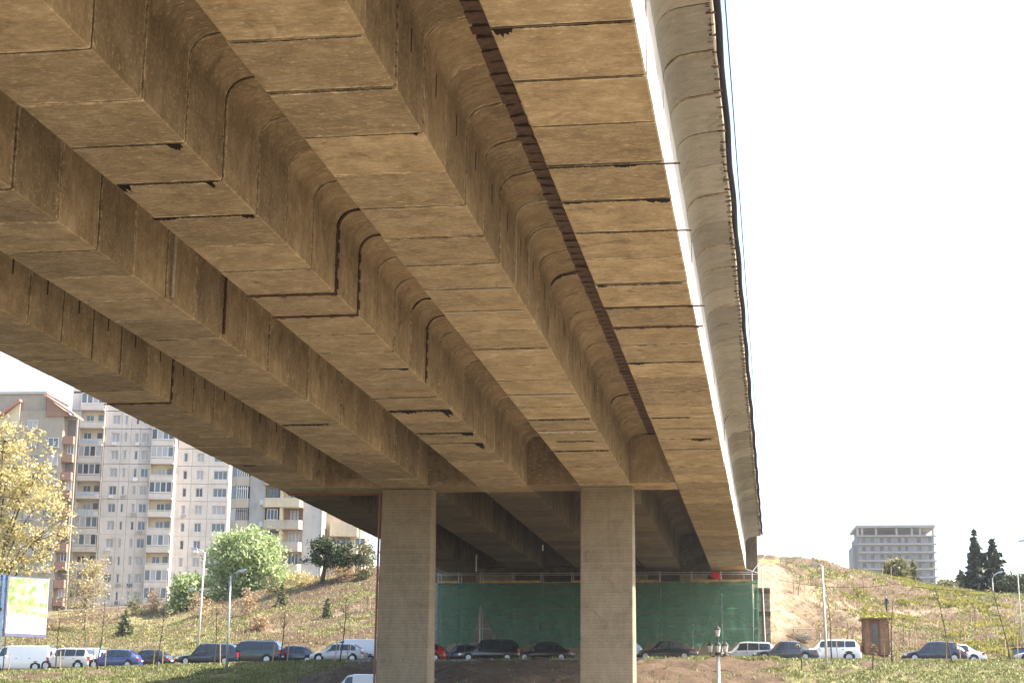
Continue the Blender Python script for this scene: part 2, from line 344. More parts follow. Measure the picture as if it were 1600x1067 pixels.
# upper road with kerb, lower street
def strip(name, y0, y1, zf, mat, th=0, xs=np.arange(-120, 70, 2.5)):
    mb = MB()
    for a, c in zip(xs[:-1], xs[1:]):
        A = float(zr(a))+zf; B = float(zr(c))+zf
        mb.quad((a, y0, A), (c, y0, B), (c, y1, B), (a, y1, A))
        if th:
            mb.quad((a, y0, A-th), (c, y0, B-th), (c, y0, B), (a, y0, A)); mb.quad((a, y1, A), (c, y1, B), (c, y1, B-th), (a, y1, A-th))
    return setting(part(name, mb, mat, None))
def asphalt(name, c):
    m, t, b = nodes(name); g = N(t, 'NewGeometry'); b.inputs['Roughness'].default_value = .9
    f = noise(t, g.outputs['Position'], 1.2, 8, .8); L(t, ramp(t, f, [(.3, tuple(x*.7 for x in c)), (.7, tuple(x*1.35 for x in c))]), b.inputs['Base Color'])
    bump(t, b, noise(t, g.outputs['Position'], 60, 3), .3, .01); return m
M['asph'] = asphalt('upper_road_asphalt', (.07, .067, .062)); M['street'] = asphalt('lower_street_paving', (.155, .122, .080))
M['kerb'] = asphalt('kerb_stone', (.36, .34, .30))
strip('road', 127.2, 136.0, .03, M['asph']); strip('kerb', 126.8, 127.2, .15, M['kerb'], .25); strip('pavement', 136.0, 137.4, .13, M['kerb'], .2, np.arange(-120, -30, 2.5))
mb = MB(); ys = np.arange(-60, 96, 4)
for a, c in zip(ys[:-1], ys[1:]):
    za, zc = [float(np.interp(q, [-400, 35, 70, 85, 98], [0, 0, .22, .37, .55]))*6.9+.16 for q in (a, c)]
    mb.quad((-80, a, za), (60, a, za), (60, c, zc), (-80, c, zc))
setting(part('street', mb, M['street'], None))

# ------------------------------------------------------------------ the viaduct
SEG, Y0, NSEG, ZS, ZW = 2.75, 16.35, 45, 14.6, 17.28       # segment length, first joint, count, soffit and wing levels
GXC = dict(A=-25.4, B=-19.72, C=-14.33, D=-8.86, E=-3.69)
via = thing('viaduct', 'tan concrete road viaduct of five box girders on board-marked piers', 'bridge', (-14, 92, 2))
via.location = (0, 0, 0)
def seg_profile(wl, wr):
    p = [(wl, 17.62), (wl, ZW+.02)]
    def side(s, w, ww):
        q = [(s*w, ZS+.035), (s*w, 16.66)]
        for k in range(1, 7):
            a = k/6*math.pi/2; q.append((s*(w+.62*(1-math.cos(a))), 16.66+.56*math.sin(a)))
        return q+[(ww, ZW+.02)] if False else q
    left = [(-x, z) for x, z in side(1, 1.375, None)][::-1]; right = side(1, 1.375, None)
    return p+[(-(1.375+.66), ZW-.045)]+left+[(-1.34, ZS), (1.34, ZS)]+right+[(1.375+.66, ZW-.045), (wr, ZW+.02), (wr, 17.62)]
def seg_mesh(name, wl, wr, slot, edge, gap):
    pr = seg_profile(wl, wr); n = len(pr); mb = MB(); h = (SEG-gap)/2
    mb.prism(pr, 'y', -h, h)
    if edge:                                                            # sky bounce on the outer wing is put into a greyer colour
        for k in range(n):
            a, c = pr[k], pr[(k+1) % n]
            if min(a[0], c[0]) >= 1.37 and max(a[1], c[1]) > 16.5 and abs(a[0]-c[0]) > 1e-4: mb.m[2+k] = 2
            elif min(a[0], c[0]) >= 1.37 and max(a[1], c[1]) < 16.8: mb.m[2+k] = 3  # sunlit outer web gets the paler, light-painted concrete
    if slot: mb.box(1.372, 1.379, -.06, .05, 15.95, 16.50, 1)
    e = .022                                                            # grimy joint filling set back from the faces
    jn = [(x-math.copysign(e, x), z+(e if z < 17.5 else -e)) for x, z in pr]
    mb.prism(jn, 'y', h, h+gap, 1)
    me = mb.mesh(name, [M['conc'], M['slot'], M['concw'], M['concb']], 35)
    return me
SM = {k: [seg_mesh('segment', -2.58 if k != 'E' else -2.42, {'E': 2.62, 'D': 2.36}.get(k, 2.58), k in 'DA', k == 'E', gp) for gp in (.07, .10, .14)] for k in 'ABCDE'}
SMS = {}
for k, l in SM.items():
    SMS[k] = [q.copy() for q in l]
    for q in SMS[k]: q.materials[0] = M['conc_shade']  # second-span copies carry their shade in the base colour
girder = {}; YP0 = Y0+28*SEG
for k, xc in GXC.items():
    x0, x1 = xc-2.62, xc+2.66
    if k == 'A': x0 = xc-2.6
    nxt = {'A': 'B', 'B': 'C', 'C': 'D', 'D': 'E'}.get(k)
    mid = (xc+GXC[nxt])/2-.005 if nxt else xc+2.6
    prv = {'B': 'A', 'C': 'B', 'D': 'C', 'E': 'D'}.get(k); lo = (xc+GXC[prv])/2+.005 if prv else xc-2.6
    g = part('girder', MB().box(lo, mid, Y0, Y0+NSEG*SEG+2.0, 17.625, 17.95), M['conc2'], via); girder[k] = g
    for i in range(NSEG):
        y = Y0+(i+.5)*SEG
        if k == 'A' and y < 44 or k == 'B' and y < 30: pass
        dz = random.gauss(0, .006) if k != 'x' else 0
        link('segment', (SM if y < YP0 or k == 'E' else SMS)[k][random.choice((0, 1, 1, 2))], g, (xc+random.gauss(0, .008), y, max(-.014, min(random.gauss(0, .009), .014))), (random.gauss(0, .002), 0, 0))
# planks closing the gap between the two right-hand girders
gapx0, gapx1 = GXC['D']+2.34, GXC['E']-2.40
pm = [MB().box(-(gapx1-gapx0)/2, (gapx1-gapx0)/2, -.31, .31, -.025, .025).mesh('shuttering_plank', M['plank_old']),
      MB().box(-(gapx1-gapx0)/2-.03, (gapx1-gapx0)/2, -.2, .2, -.03, .03).mesh('shuttering_plank', M['rust'])]
y = 26.0
while y < 90.2:
    d = random.uniform(.66, .80); loose = 33 < y < 62 and random.random() < .4
    link('shuttering_plank', pm[1 if random.random() < .12 else 0], girder['E'], ((gapx0+gapx1)/2+random.gauss(0, .012), y, 17.265+(random.gauss(0, .02) if loose else 0)),
         (random.gauss(0, .05 if loose else .01), random.gauss(0, .09 if loose else .01), random.gauss(0, .07 if loose else .015))); y += d
for a, c in (('A', 'B'), ('B', 'C'), ('C', 'D')):
    part('closure_strip', MB().box(GXC[a]+2.57, GXC[c]-2.57, Y0, 140, 17.34, 17.6), M['conc2'], girder[c])
# second span planks as one dark strip
part('closure_strip', MB().box(gapx0+.02, gapx1-.02, 93.4, 140, 17.30, 17.6), M['plank_old'], girder['E'])
YP = Y0+27*SEG                                                           # front joint of the pier segment (90.6)
# cross beams over the piers and at the abutment
for (a, c) in (('A', 'B'), ('B', 'C'), ('C', 'D'), ('D', 'E')):
    part('cross_beam', MB().box(GXC[a]+1.377, GXC[c]-1.377, YP+.05, YP+SEG-.1, ZS+.012, 17.2), M['conc2'], via)
    part('cross_beam', MB().box(GXC[a]+1.377, GXC[c]-1.377, 138.2, 139.2, ZS+.25, 17.2), M['conc_shade'], via)
# piers: battered front and back
for k, xo in (('B', .0), ('D', .05)):
    mb = MB(); xc = GXC[k]+xo; w2 = 1.40; b0, b1, t0, t1 = YP+.55, YP+2.75, YP+1.0, YP+2.25; zt, zb = ZS-.03, .8; cv = .05
    def ring(y0, y1, z): return [(xc-w2+cv, y0, z), (xc+w2-cv, y0, z), (xc+w2, y0+cv, z), (xc+w2, y1-cv, z), (xc+w2-cv, y1, z), (xc-w2+cv, y1, z), (xc-w2, y1-cv, z), (xc-w2, y0+cv, z)]
    A, B = ring(b0, b1, zb), ring(t0, t1, zt)
    for i in range(8): mb.quad(A[i], A[(i+1) % 8], B[(i+1) % 8], B[i])
    mb.poly(B); mb.poly(A[::-1]); part('pier', mb, M['pierc'], via)
    part('bearing', MB().box(xc-1.2, xc+1.2, YP+1.1, YP+2.1, ZS-.028, ZS-.002), M['slot'], via)
# ragged tar, mortar and rusty steel at the joints
def jy(k): return Y0+k*SEG
def ragged(gk, j, x0=-1.3, x1=1.3, w0=.03, w1=.07, blobs=(), mat='tar', seed=0, side=1):
    r = random.Random(seed*31+j); mb = MB(); n = 70; xc = GXC[gk]; pts = []
    for i in range(n+1):
        x = x0+(x1-x0)*i/n; w = 1.6*r.uniform(w0, w1)*(1 if r.random() > .2 else .6)
        for bx, bw, bd in blobs:
            q = abs(x-bx)/bw
            if q < 1: w = max(w, 2.0*bd*(1-q**2)**.5*r.uniform(.4, 1.1))
        pts.append((x, w))
    for (xa, wa), (xb, wb) in zip(pts[:-1], pts[1:]):
        y0 = jy(j)-.018
        mb.poly([(xc+xa, y0, ZS-.024), (xc+xb, y0, ZS-.024), (xc+xb, y0+side*wb, ZS-.024), (xc+xa, y0+side*wa, ZS-.024)])
        mb.poly([(xc+xa, y0, ZS-.029), (xc+xa, y0+side*wa, ZS-.029), (xc+xb, y0+side*wb, ZS-.029), (xc+xb, y0, ZS-.029)])
    part('tar_streak' if mat == 'tar' else 'mortar_smear', mb, M[mat], girder[gk])
def channel(gk, j, wall=True, soffit=True, ext=0.06):
    xc = GXC[gk]; y = jy(j); r = random.Random(j*7+ord(gk))
    mb = MB()
    if soffit:
        mb.box(xc-1.42, xc+1.38+ext, y-.05, y+.05, ZS-.05, ZS-.016)
        for q in range(4): xx = xc-1.2+q*.8+r.uniform(-.1, .1); mb.box(xx, xx+.16, y-.09, y+.09, ZS-.07, ZS-.0505)
    if wall:
        mb.box(xc+1.384, xc+1.41, y-.06, y+.06, ZS+.0, 16.7)
        for q in range(4): zz = 14.8+q*.5+r.uniform(-.1, .1); mb.box(xc+1.4105, xc+1.44, y+.0, y+.12, zz, zz+.3)
        arc = [(xc+1.4+.62*(1-math.cos(a)), y, 16.66+.56*math.sin(a)) for a in np.linspace(0, 1.5, 7)]+[(xc+2.5, y, ZW-.02)]
        mb.path(arc, .055, 6)
    part('joint_channel', mb, [M['rust']], girder[gk])
for a in [('C', 7, -1.3, 1.3, .015, .03, [(1.1, .16, .28)]), ('C', 8, -1.3, 1.25, .02, .045, [(-1.2, .2, .3), (1.02, .07, .42)]), ('C', 9, -1.4, 1.3, .03, .07, [(-1.2, .5, .14), (1.15, .18, .22)]),
          ('C', 16, 0.2, 1.3, .02, .09, [(1.1, .2, .2)]), ('C', 19, -1.3, 1.3, .1, .3, [(1.1, .25, .9), (-.5, .4, .4)]), ('C', 18, -1.3, 1.3, .03, .06, []), ('C', 21, -1.3, 1.3, .05, .2, [(1.0, .3, .5)]), ('C', 22, -1.3, 1.3, .03, .1, [(1.05, .2, 1.0)]),
          ('E', 5, -1.37, 1.3, .02, .035, [(-1.15, .18, .25)]), ('E', 6, -1.3, 1.3, .01, .02, []), ('E', 8, -1.35, 1.3, .03, .06, [(.5, .35, .1)]), ('E', 9, -1.35, 1.35, .03, .06, [(1.1, .35, .16), (-1.1, .3, .1)]),
          ('E', 10, -1.3, 1.38, .03, .05, []), ('E', 12, -1.3, 1.2, .02, .08, [(-1.2, .2, .12)]), ('E', 16, -1.4, 1.3, .04, .08, [(-1, .4, .15)]), ('E', 20, -1.3, .3, .05, .16, []), ('E', 21, -1.0, 1.3, .02, .08, []), ('E', 22, .1, 1.0, .03, .3, [(.5, .3, .35)]), ('E', 23, -1.3, 1.3, .05, .12, []),
          ('D', 5, -1.3, 1.3, .015, .03, []), ('D', 6, -1.3, 1.3, .015, .03, []), ('D', 7, -1.3, 1.3, .01, .02, [(1.22, .06, .1)]), ('D', 15, -1.3, 1.3, .02, .04, []), ('D', 20, -1.3, 1.3, .04, .14, []), ('D', 23, -1.3, 1.3, .05, .2, []), ('D', 22, -.8, .9, .03, .2, []), ('B', 14, -.9, -.1, .03, .06, []), ('B', 20, -1.2, .8, .05, .25, []), ('A', 17, -1.3, 1.3, .03, .06, []), ('A', 24, -.7, 0, .05, .25, [])]:
    ragged(*a, seed=ord(a[0]))
for a in [('D', 12, -1.3, 1.3, .03, .07, []), ('D', 13, -1.3, 1.3, .05, .10, []), ('D', 9, -.9, .4, .01, .03, []), ('B', 13, -1.3, 1.3, .02, .08, []), ('E', 7, -1.0, 1.3, .01, .025, []), ('D', 18, -1.3, 1.3, .1, .3, []), ('D', 21, -1.3, 1.3, .2, .5, [])]:
    ragged(*a, mat='mortar', seed=ord(a[0])+5)
channel('C', 12); channel('C', 13); channel('E', 13, wall=False, ext=.18); channel('E', 14, wall=False, ext=.2); channel('A', 18); channel('C', 17, soffit=False)
for j in (8, 10, 13): part('steel_rod', MB().tube((GXC['E']+1.3, jy(j), ZS-.03), (GXC['E']+1.75, jy(j), ZS-.03), .025, n=6), M['rust'], girder['E'])
def wall_pipe(gk, y, r, mat, zb=14.75):
    xc = GXC[gk]+1.41+r
    part('drain_pipe', MB().path([(xc, y, zb), (xc, y, 16.66)]+[(xc+.62*(1-math.cos(a))*.9, y, 16.66+.55*math.sin(a)) for a in np.linspace(.2, 1.5, 6)]+[(xc+.95, y, ZW-.06)], r, 6), M[mat], girder[gk], smooth=40)
wall_pipe('D', jy(12)-.1, .028, 'wpipe'); wall_pipe('D', jy(13)-.05, .022, 'wpipe'); wall_pipe('B', jy(12)+.4, .055, 'wpipe'); wall_pipe('B', jy(14), .06, 'rust')
# torn black sealing on the wing of the fourth girder
for (gk, j, dx) in (('D', 15, .5), ('D', 23, .3), ('C', 16, .7)):
    mb = MB(); xc = GXC[gk]; y = jy(j); pr = [(xc+1.385+.62*(1-math.cos(a)), 16.65+.555*math.sin(a)) for a in np.linspace(.3, 1.5, 8)]+[(xc+2.3, ZW-.04)]
    r = random.Random(j)
    for (xa, za), (xb, zb) in zip(pr[:-1], pr[1:]):
        wa, wb = r.uniform(.08, .2), r.uniform(.08, .25)
        mb.quad((xa, y-.02, za-.012), (xb, y-.02, zb-.012), (xb, y+wb, zb-.012), (xa, y+wa, za-.012))
    part('torn_seal', mb, M['tar'], girder[gk])
# deck edge: parapet, service pipes, brackets, loose cable
XE = GXC['E']+2.62
part('parapet', MB().box(XE-.28, XE-.02, Y0, 142, 17.952, 18.85), M['concw'], via)
part('service_pipe', MB().path([(XE+.10+.02*math.sin(y*.9), y, 17.47+.02*math.sin(y*1.7)) for y in np.arange(Y0, 141, 1.3)], .085, 8), M['navy'], via, smooth=True)
part('conduit', MB().path([(XE-.01+.012*math.sin(y*1.3), y, 17.32+.015*math.sin(y*.8)) for y in np.arange(Y0, 139, 1.1)], .032, 6), M['mortar'], via, smooth=True)
part('loose_cable', MB().path([(XE+.30-.02*y/140, y, 17.62-.10*abs(math.sin((y-20)/5.5*math.pi/2))) for y in np.arange(Y0, 141, .9)], .016, 5), M['cable'], via, smooth=True)
bm = MB().box(-.10, .07, -.022, .022, -.03, .02).mesh('bracket', M['rust'])
y = 28.0
while y < 139: link('bracket', bm, via, (XE-.02, y+random.gauss(0, .03), 17.29), (random.gauss(0, .1), random.gauss(0, .1), random.gauss(0, .25)), (random.uniform(.5, 1.3), 1, 1)); y += random.choice((.46, .69, .69, .92))
# spalled concrete crumbs at the wing edge
mb = MB()
for _ in range(900):
    y = random.uniform(28, 138); x = XE-abs(random.gauss(0, .06))-.02; s = random.uniform(.02, .06)
    mb.poly([(x-s*random.uniform(.5, 2), y, 17.287), (x, y-s, 17.285), (x+.02, y+s*.3, 17.284), (x-s*.5, y+s, 17.286)])
o = part('spalled_edge', mb, M['slot'], via); o['kind'] = 'stuff'
# oxide-red drain pipe round the left pier
pA, pB, pC = at(446, 764, 92.2), at(449, 773, 92.2), at(588, 771, 91.3); pD = Vector((GXC['B']-1.48, YP+.62, 1.2)); pC2 = Vector((GXC['B']-1.48, YP+.98, pC.z))
part('drain_pipe', MB().path([pA, pB+Vector((0, 0, .1)), pB+Vector((.12, 0, 0)), pC2+Vector((-.12, 0, 0)), pC2, pC2-Vector((0, 0, .15)), pD], .062, 8), M['rpipe'], via, smooth=50)
part('drain_pipe', MB().tube(at(744.5, 866, 125), at(744, 893, 125), .05, n=6), M['wpipe'], via)
part('drain_pipe', MB().tube(at(848, 851, 112), at(848, 860, 112), .05, n=6), M['wpipe'], via)

# ------------------------------------------------------------------ abutment
ab = thing('abutment', 'pale concrete abutment wall behind the green scaffold netting', 'abutment', (-15, 140, 6.5)); ab.location = (0, 0, 0)
part('wall', MB().box(-28.4, -1.9, 139.8, 143, 5.5, 13.7), M['abut'], ab)
part('back_wall', MB().box(-28.4, -1.4, 141.6, 143.01, 13.702, 17.94), M['conc_shade'], ab)  # shade at the bridge end painted in as dark concrete
for k, xc in GXC.items(): part('bearing_block', MB().box(xc-1.2, xc+1.2, 140.1, 141.4, 13.702, 14.35), M['conc_shade'], ab)
for x0, x1 in ((-24.2, -21), (-13.0, -10.2), (-7.6, -5.4)): part('seat_block', MB().box(x0, x1, 139.9, 140.5, 13.705, 14.25), M['abut'], ab)
st = [MB().box(-.28, .28, 0, .4, 0, .33).mesh('stone_block', M['abut']), MB().box(-.18, .18, 0, .38, 0, .33).mesh('stone_block', M['abut'])]
mas = thing('masonry_pier', 'narrow pale stone wall between the green net and the sandy cut', 'stone wall', (-1.1, 139.9, 7))
part('core', MB().box(-.62, .62, .2, .8, -1.0, 6.2), M['abut'], mas)
for r in range(17):
    if r in (4, 11, 16): part('timber_lintel', MB().box(-.66, .66, -.06, .5, r*.36+.01, r*.36+.33), M['plank_old'], mas); continue
    x = -.62+(r % 2)*.0
    for k in range(2): link('stone_block', st[(k+r) % 2], mas, (-.32+k*.62+(.05 if r % 2 else -.04), random.uniform(0, .05), r*.36))

# ------------------------------------------------------------------ scaffold and nets
YS = 137.2
sc = thing('scaffold', 'galvanised tube scaffold with timber deck under the bridge end', 'scaffold', (0, 0, 0))
xs = [at(px, 950, YS).x for px in (684, 716, 750, 800, 845, 893, 990, 1031, 1081, 1127, 1176)]
zb, zt = 7.0, at(900, 893, YS).z; zdk = at(900, 909, YS).z
tb = MB().tube((0, 0, 0), (0, 0, zt-zb), .035, n=6).mesh('standard', M['scaff'])
for x in xs:
    for yy in (YS, YS+1.3): link('standard', tb, sc, (x, yy, zb))
for z in (zt-.1, zdk-2.1, zdk-3.6, zdk-.1):
    for yy in (YS-.06, YS+1.36): part('ledger', MB().tube((xs[0]-.4, yy, z), (xs[-1]+.4, yy, z+random.uniform(-.05, .05)), .03, n=6), M['scaff'], sc)
for i in range(len(xs)-1):
    if i in (2, 4, 6, 8): part('brace', MB().tube((xs[i], YS+1.4, zb), (xs[i+1], YS+1.4, zdk-.2), .028, n=6), M['scaff'], sc)
    for q in range(3):
        if i in (1, 7) and q == 0: continue
        link('plank', MB().box(xs[i]-.1, xs[i+1]+.1, YS+.02+q*.42, YS+.40+q*.42, zdk-.045, zdk+random.uniform(0, .03)).mesh('plank', M['board']), sc)
    if i % 3 != 1: link('toe_board', MB().box(xs[i], xs[i+1]-.1, YS-.04, YS-.005, zdk-.02, zdk+.14).mesh('toe_board', M['board']), sc)
o = part('diagonal_tube', MB().tube(at(1176, 892, YS), at(1197, 866, YS+1), .03, n=6), M['scaff'], sc)
part('diagonal_tube', MB().tube(at(1166, 889, YS-.1), at(1194, 898, YS-.1), .03, n=6), M['scaff'], sc)
part('prop', MB().tube(at(1190, 885, YS+.4), at(1196, 1010, YS+.4), .05, n=6), M['wpipe'], sc)
def netmat():
    m, t, b = nodes('green_debris_net'); out = t.nodes['Material Output']; g = N(t, 'NewGeometry')
    f = noise(t, scaled(t, g.outputs['Position'], (.5, .5, .3)), 1.0, 3, .5)
    L(t, ramp(t, f, [(.3, (.050, .175, .100)), (.7, (.064, .215, .125))]), b.inputs['Base Color']); b.inputs['Roughness'].default_value = .7
    tr = N(t, 'BsdfTransparent'); tl = N(t, 'BsdfTranslucent'); tl.inputs[0].default_value = (.05, .22, .125, 1)
    a = N(t, 'MixShader'); a.inputs[0].default_value = .45; L(t, b.outputs[0], a.inputs[1]); L(t, tl.outputs[0], a.inputs[2])
    c = N(t, 'MixShader'); fac = ramp(t, noise(t, scaled(t, g.outputs['Position'], (.6, 1, 2.5)), 1.2, 4), [(.3, (.24,)*3), (.7, (.34,)*3)])
    L(t, fac, c.inputs[0]); L(t, a.outputs[0], c.inputs[1]); L(t, tr.outputs[0], c.inputs[2]); L(t, c.outputs[0], out.inputs[0]); return m
M['net'] = netmat()
net = thing('debris_net', 'green debris netting hung in panels on the scaffold', 'netting', (0, 0, 0))
zn0 = at(900, 1010, YS).z
def net_panel(x0, x1, zl, zr_, seed, cutl=0, cutr=0):
    nxp, nzp = 26, 26; mb = MB(); rr = random.Random(seed); ph = rr.uniform(0, 6)
    def P(i, k):
        u, v = i/nxp, k/nzp; z1 = zdk-.05; zl_ = zl+(zr_-zl)*u+.18*math.sin(u*9+ph)+.1*math.sin(u*23+ph); z = z1+(zl_-z1)*v
        a = x0+(cutl*max(0, v-.35)/.65 if cutl else 0); c_ = x1-(cutr*max(0, v-.35)/.65 if cutr else 0)
        sag = .10*math.sin(u*math.pi)*math.sin(v*3.0)
        fold = .035*math.sin(u*9+ph+v*2.5)*(.3+v)+.05*math.sin((u*1.6-v*1.2)*7+ph)*v*v+.02*(mnoise.noise((u*3, v*3, seed))) 
        return (a+(c_-a)*u, YS-.10-sag+fold*1.4-.12*v*v, z)
    for k in range(nzp):
        for i in range(nxp): mb.quad(P(i, k), P(i+1, k), P(i+1, k+1), P(i, k+1))
    me = mb.mesh('net_panel', M['net'], False)
    b_ = bmesh.new(); b_.from_mesh(me); bmesh.ops.remove_doubles(b_, verts=b_.verts, dist=1e-4); bmesh.ops.recalc_face_normals(b_, faces=b_.faces); b_.to_mesh(me); b_.free(); me.shade_smooth()
    link('net_panel', me, net)
for i in range(len(xs)-1):
    net_panel(xs[i]-.02, xs[i+1]+.04, zn0+.1, zn0+.1, i+1, cutl=1.5 if i == 2 else 0, cutr=.6 if i == 1 else 0)
# folded end curtain at the right
mb = MB(); zz = np.linspace(zn0, zdk+.1, 24)
x0 = xs[-1]+.08
for a, c in zip(zz[:-1], zz[1:]):
    for i in range(8):
        f = lambda i, z: (x0+i*.05+.03*math.sin(z*2.1+i), YS-.05+.06*math.sin(i*2.4+z), z)
        mb.quad(f(i, a), f(i+1, a), f(i+1, c), f(i, c))
part('end_curtain', mb, M['net'], net, smooth=True)
# red cloth bundle on the scaffold rail
mb = MB(); c = at(1119, 898, YS-.1); rr = random.Random(3)
b_ = bmesh.new(); bmesh.ops.create_icosphere(b_, subdivisions=4, radius=.33)
for v in b_.verts:
    n = mnoise.noise(v.co*4.1)*.45+mnoise.noise(v.co*9)*.15; v.co = Vector((v.co.x*1.25, v.co.y*.5, v.co.z*.85))*(1+n)
me = bpy.data.meshes.new('red_cloth'); b_.to_mesh(me); b_.free(); me.materials.append(plain('red_cloth', (.5, .03, .04), .9)); me.shade_smooth()
tag(link('red_cloth', me, None, c), 'bright red cloth bundle slung on the scaffold rail', 'cloth')

# ------------------------------------------------------------------ cars
def lerp_station(st, x):
    for a, c in zip(st[:-1], st[1:]):
        if a[0] <= x <= c[0]:
            k = (x-a[0])/max(1e-6, c[0]-a[0]); return tuple(p+(q-p)*k for p, q in zip(a, c))
    return st[-1] if x > st[-1][0] else st[0]
# station: x, z top, half width at top, z belt, half width
def stations(kind, Ln, H, W):
    w = W/2
    T = {'sedan': [(0, .50, .72, .46, .80), (.03, .62, .80, .56, .93), (.12, .70, .82, .62, .99), (.27, .78, .80, .70, 1), (.42, H-.04, .66, .76, 1), (.52, H, .68, .78, 1), (.70, H-.05, .66, .80, 1), (.86, .88, .74, .80, .99), (.97, .84, .76, .74, .93), (1, .66, .70, .58, .85)],
         'hatch': [(0, .50, .72, .46, .80), (.03, .64, .80, .58, .93), (.12, .74, .82, .66, .99), (.25, .84, .80, .74, 1), (.42, H-.04, .66, .80, 1), (.55, H, .70, .82, 1), (.78, H-.05, .68, .85, 1), (.93, H*.72, .72, .84, .97), (.985, .80, .78, .72, .92), (1, .62, .74, .56, .86)],
         'suv': [(0, .62, .76, .55, .84), (.02, .86, .82, .78, .95), (.10, .96, .84, .88, 1), (.24, 1.02, .82, .94, 1), (.36, H-.06, .72, .98, 1), (.46, H, .74, 1.0, 1), (.90, H-.03, .72, 1.02, 1), (.975, H*.70, .78, 1.0, .98), (.995, .92, .82, .84, .94), (1, .64, .78, .58, .90)],
         'wagon': [(0, .50, .72, .46, .80), (.03, .64, .80, .58, .93), (.12, .74, .82, .66, .99), (.25, .82, .80, .74, 1), (.39, H-.05, .66, .80, 1), (.50, H, .70, .82, 1), (.86, H-.06, .68, .85, 1), (.96, H*.70, .74, .84, .97), (.99, .80, .78, .72, .92), (1, .62, .74, .56, .86)],
         'van': [(0, .60, .76, .52, .86), (.015, .90, .82, .80, .96), (.08, 1.08, .84, .98, 1), (.14, 1.18, .82, 1.06, 1), (.27, H-.08, .80, 1.10, 1), (.36, H, .82, 1.12, 1), (.965, H-.02, .82, 1.12, 1), (.985, H*.9, .84, 1.1, .99), (.995, 1.0, .88, .9, .97), (1, .6, .86, .5, .95)]}[kind]
    return [(x*Ln, zt, wt*w, zb, ww*w) for x, zt, wt, zb, ww in T]
WIN = {'sedan': [(.355, .545), (.56, .735)], 'hatch': [(.35, .555), (.57, .75), (.765, .85)], 'suv': [(.33, .52), (.535, .73), (.745, .91)], 'wagon': [(.335, .51), (.525, .69), (.705, .88)], 'van': [(.20, .34)]}
GLZ = {'sedan': ((.285, .415), (.715, .85)), 'hatch': ((.265, .415), (.80, .925)), 'suv': ((.25, .355), (.91, .97)), 'wagon': ((.265, .385), (.875, .955)), 'van': ((.15, .265), (.968, .983))}
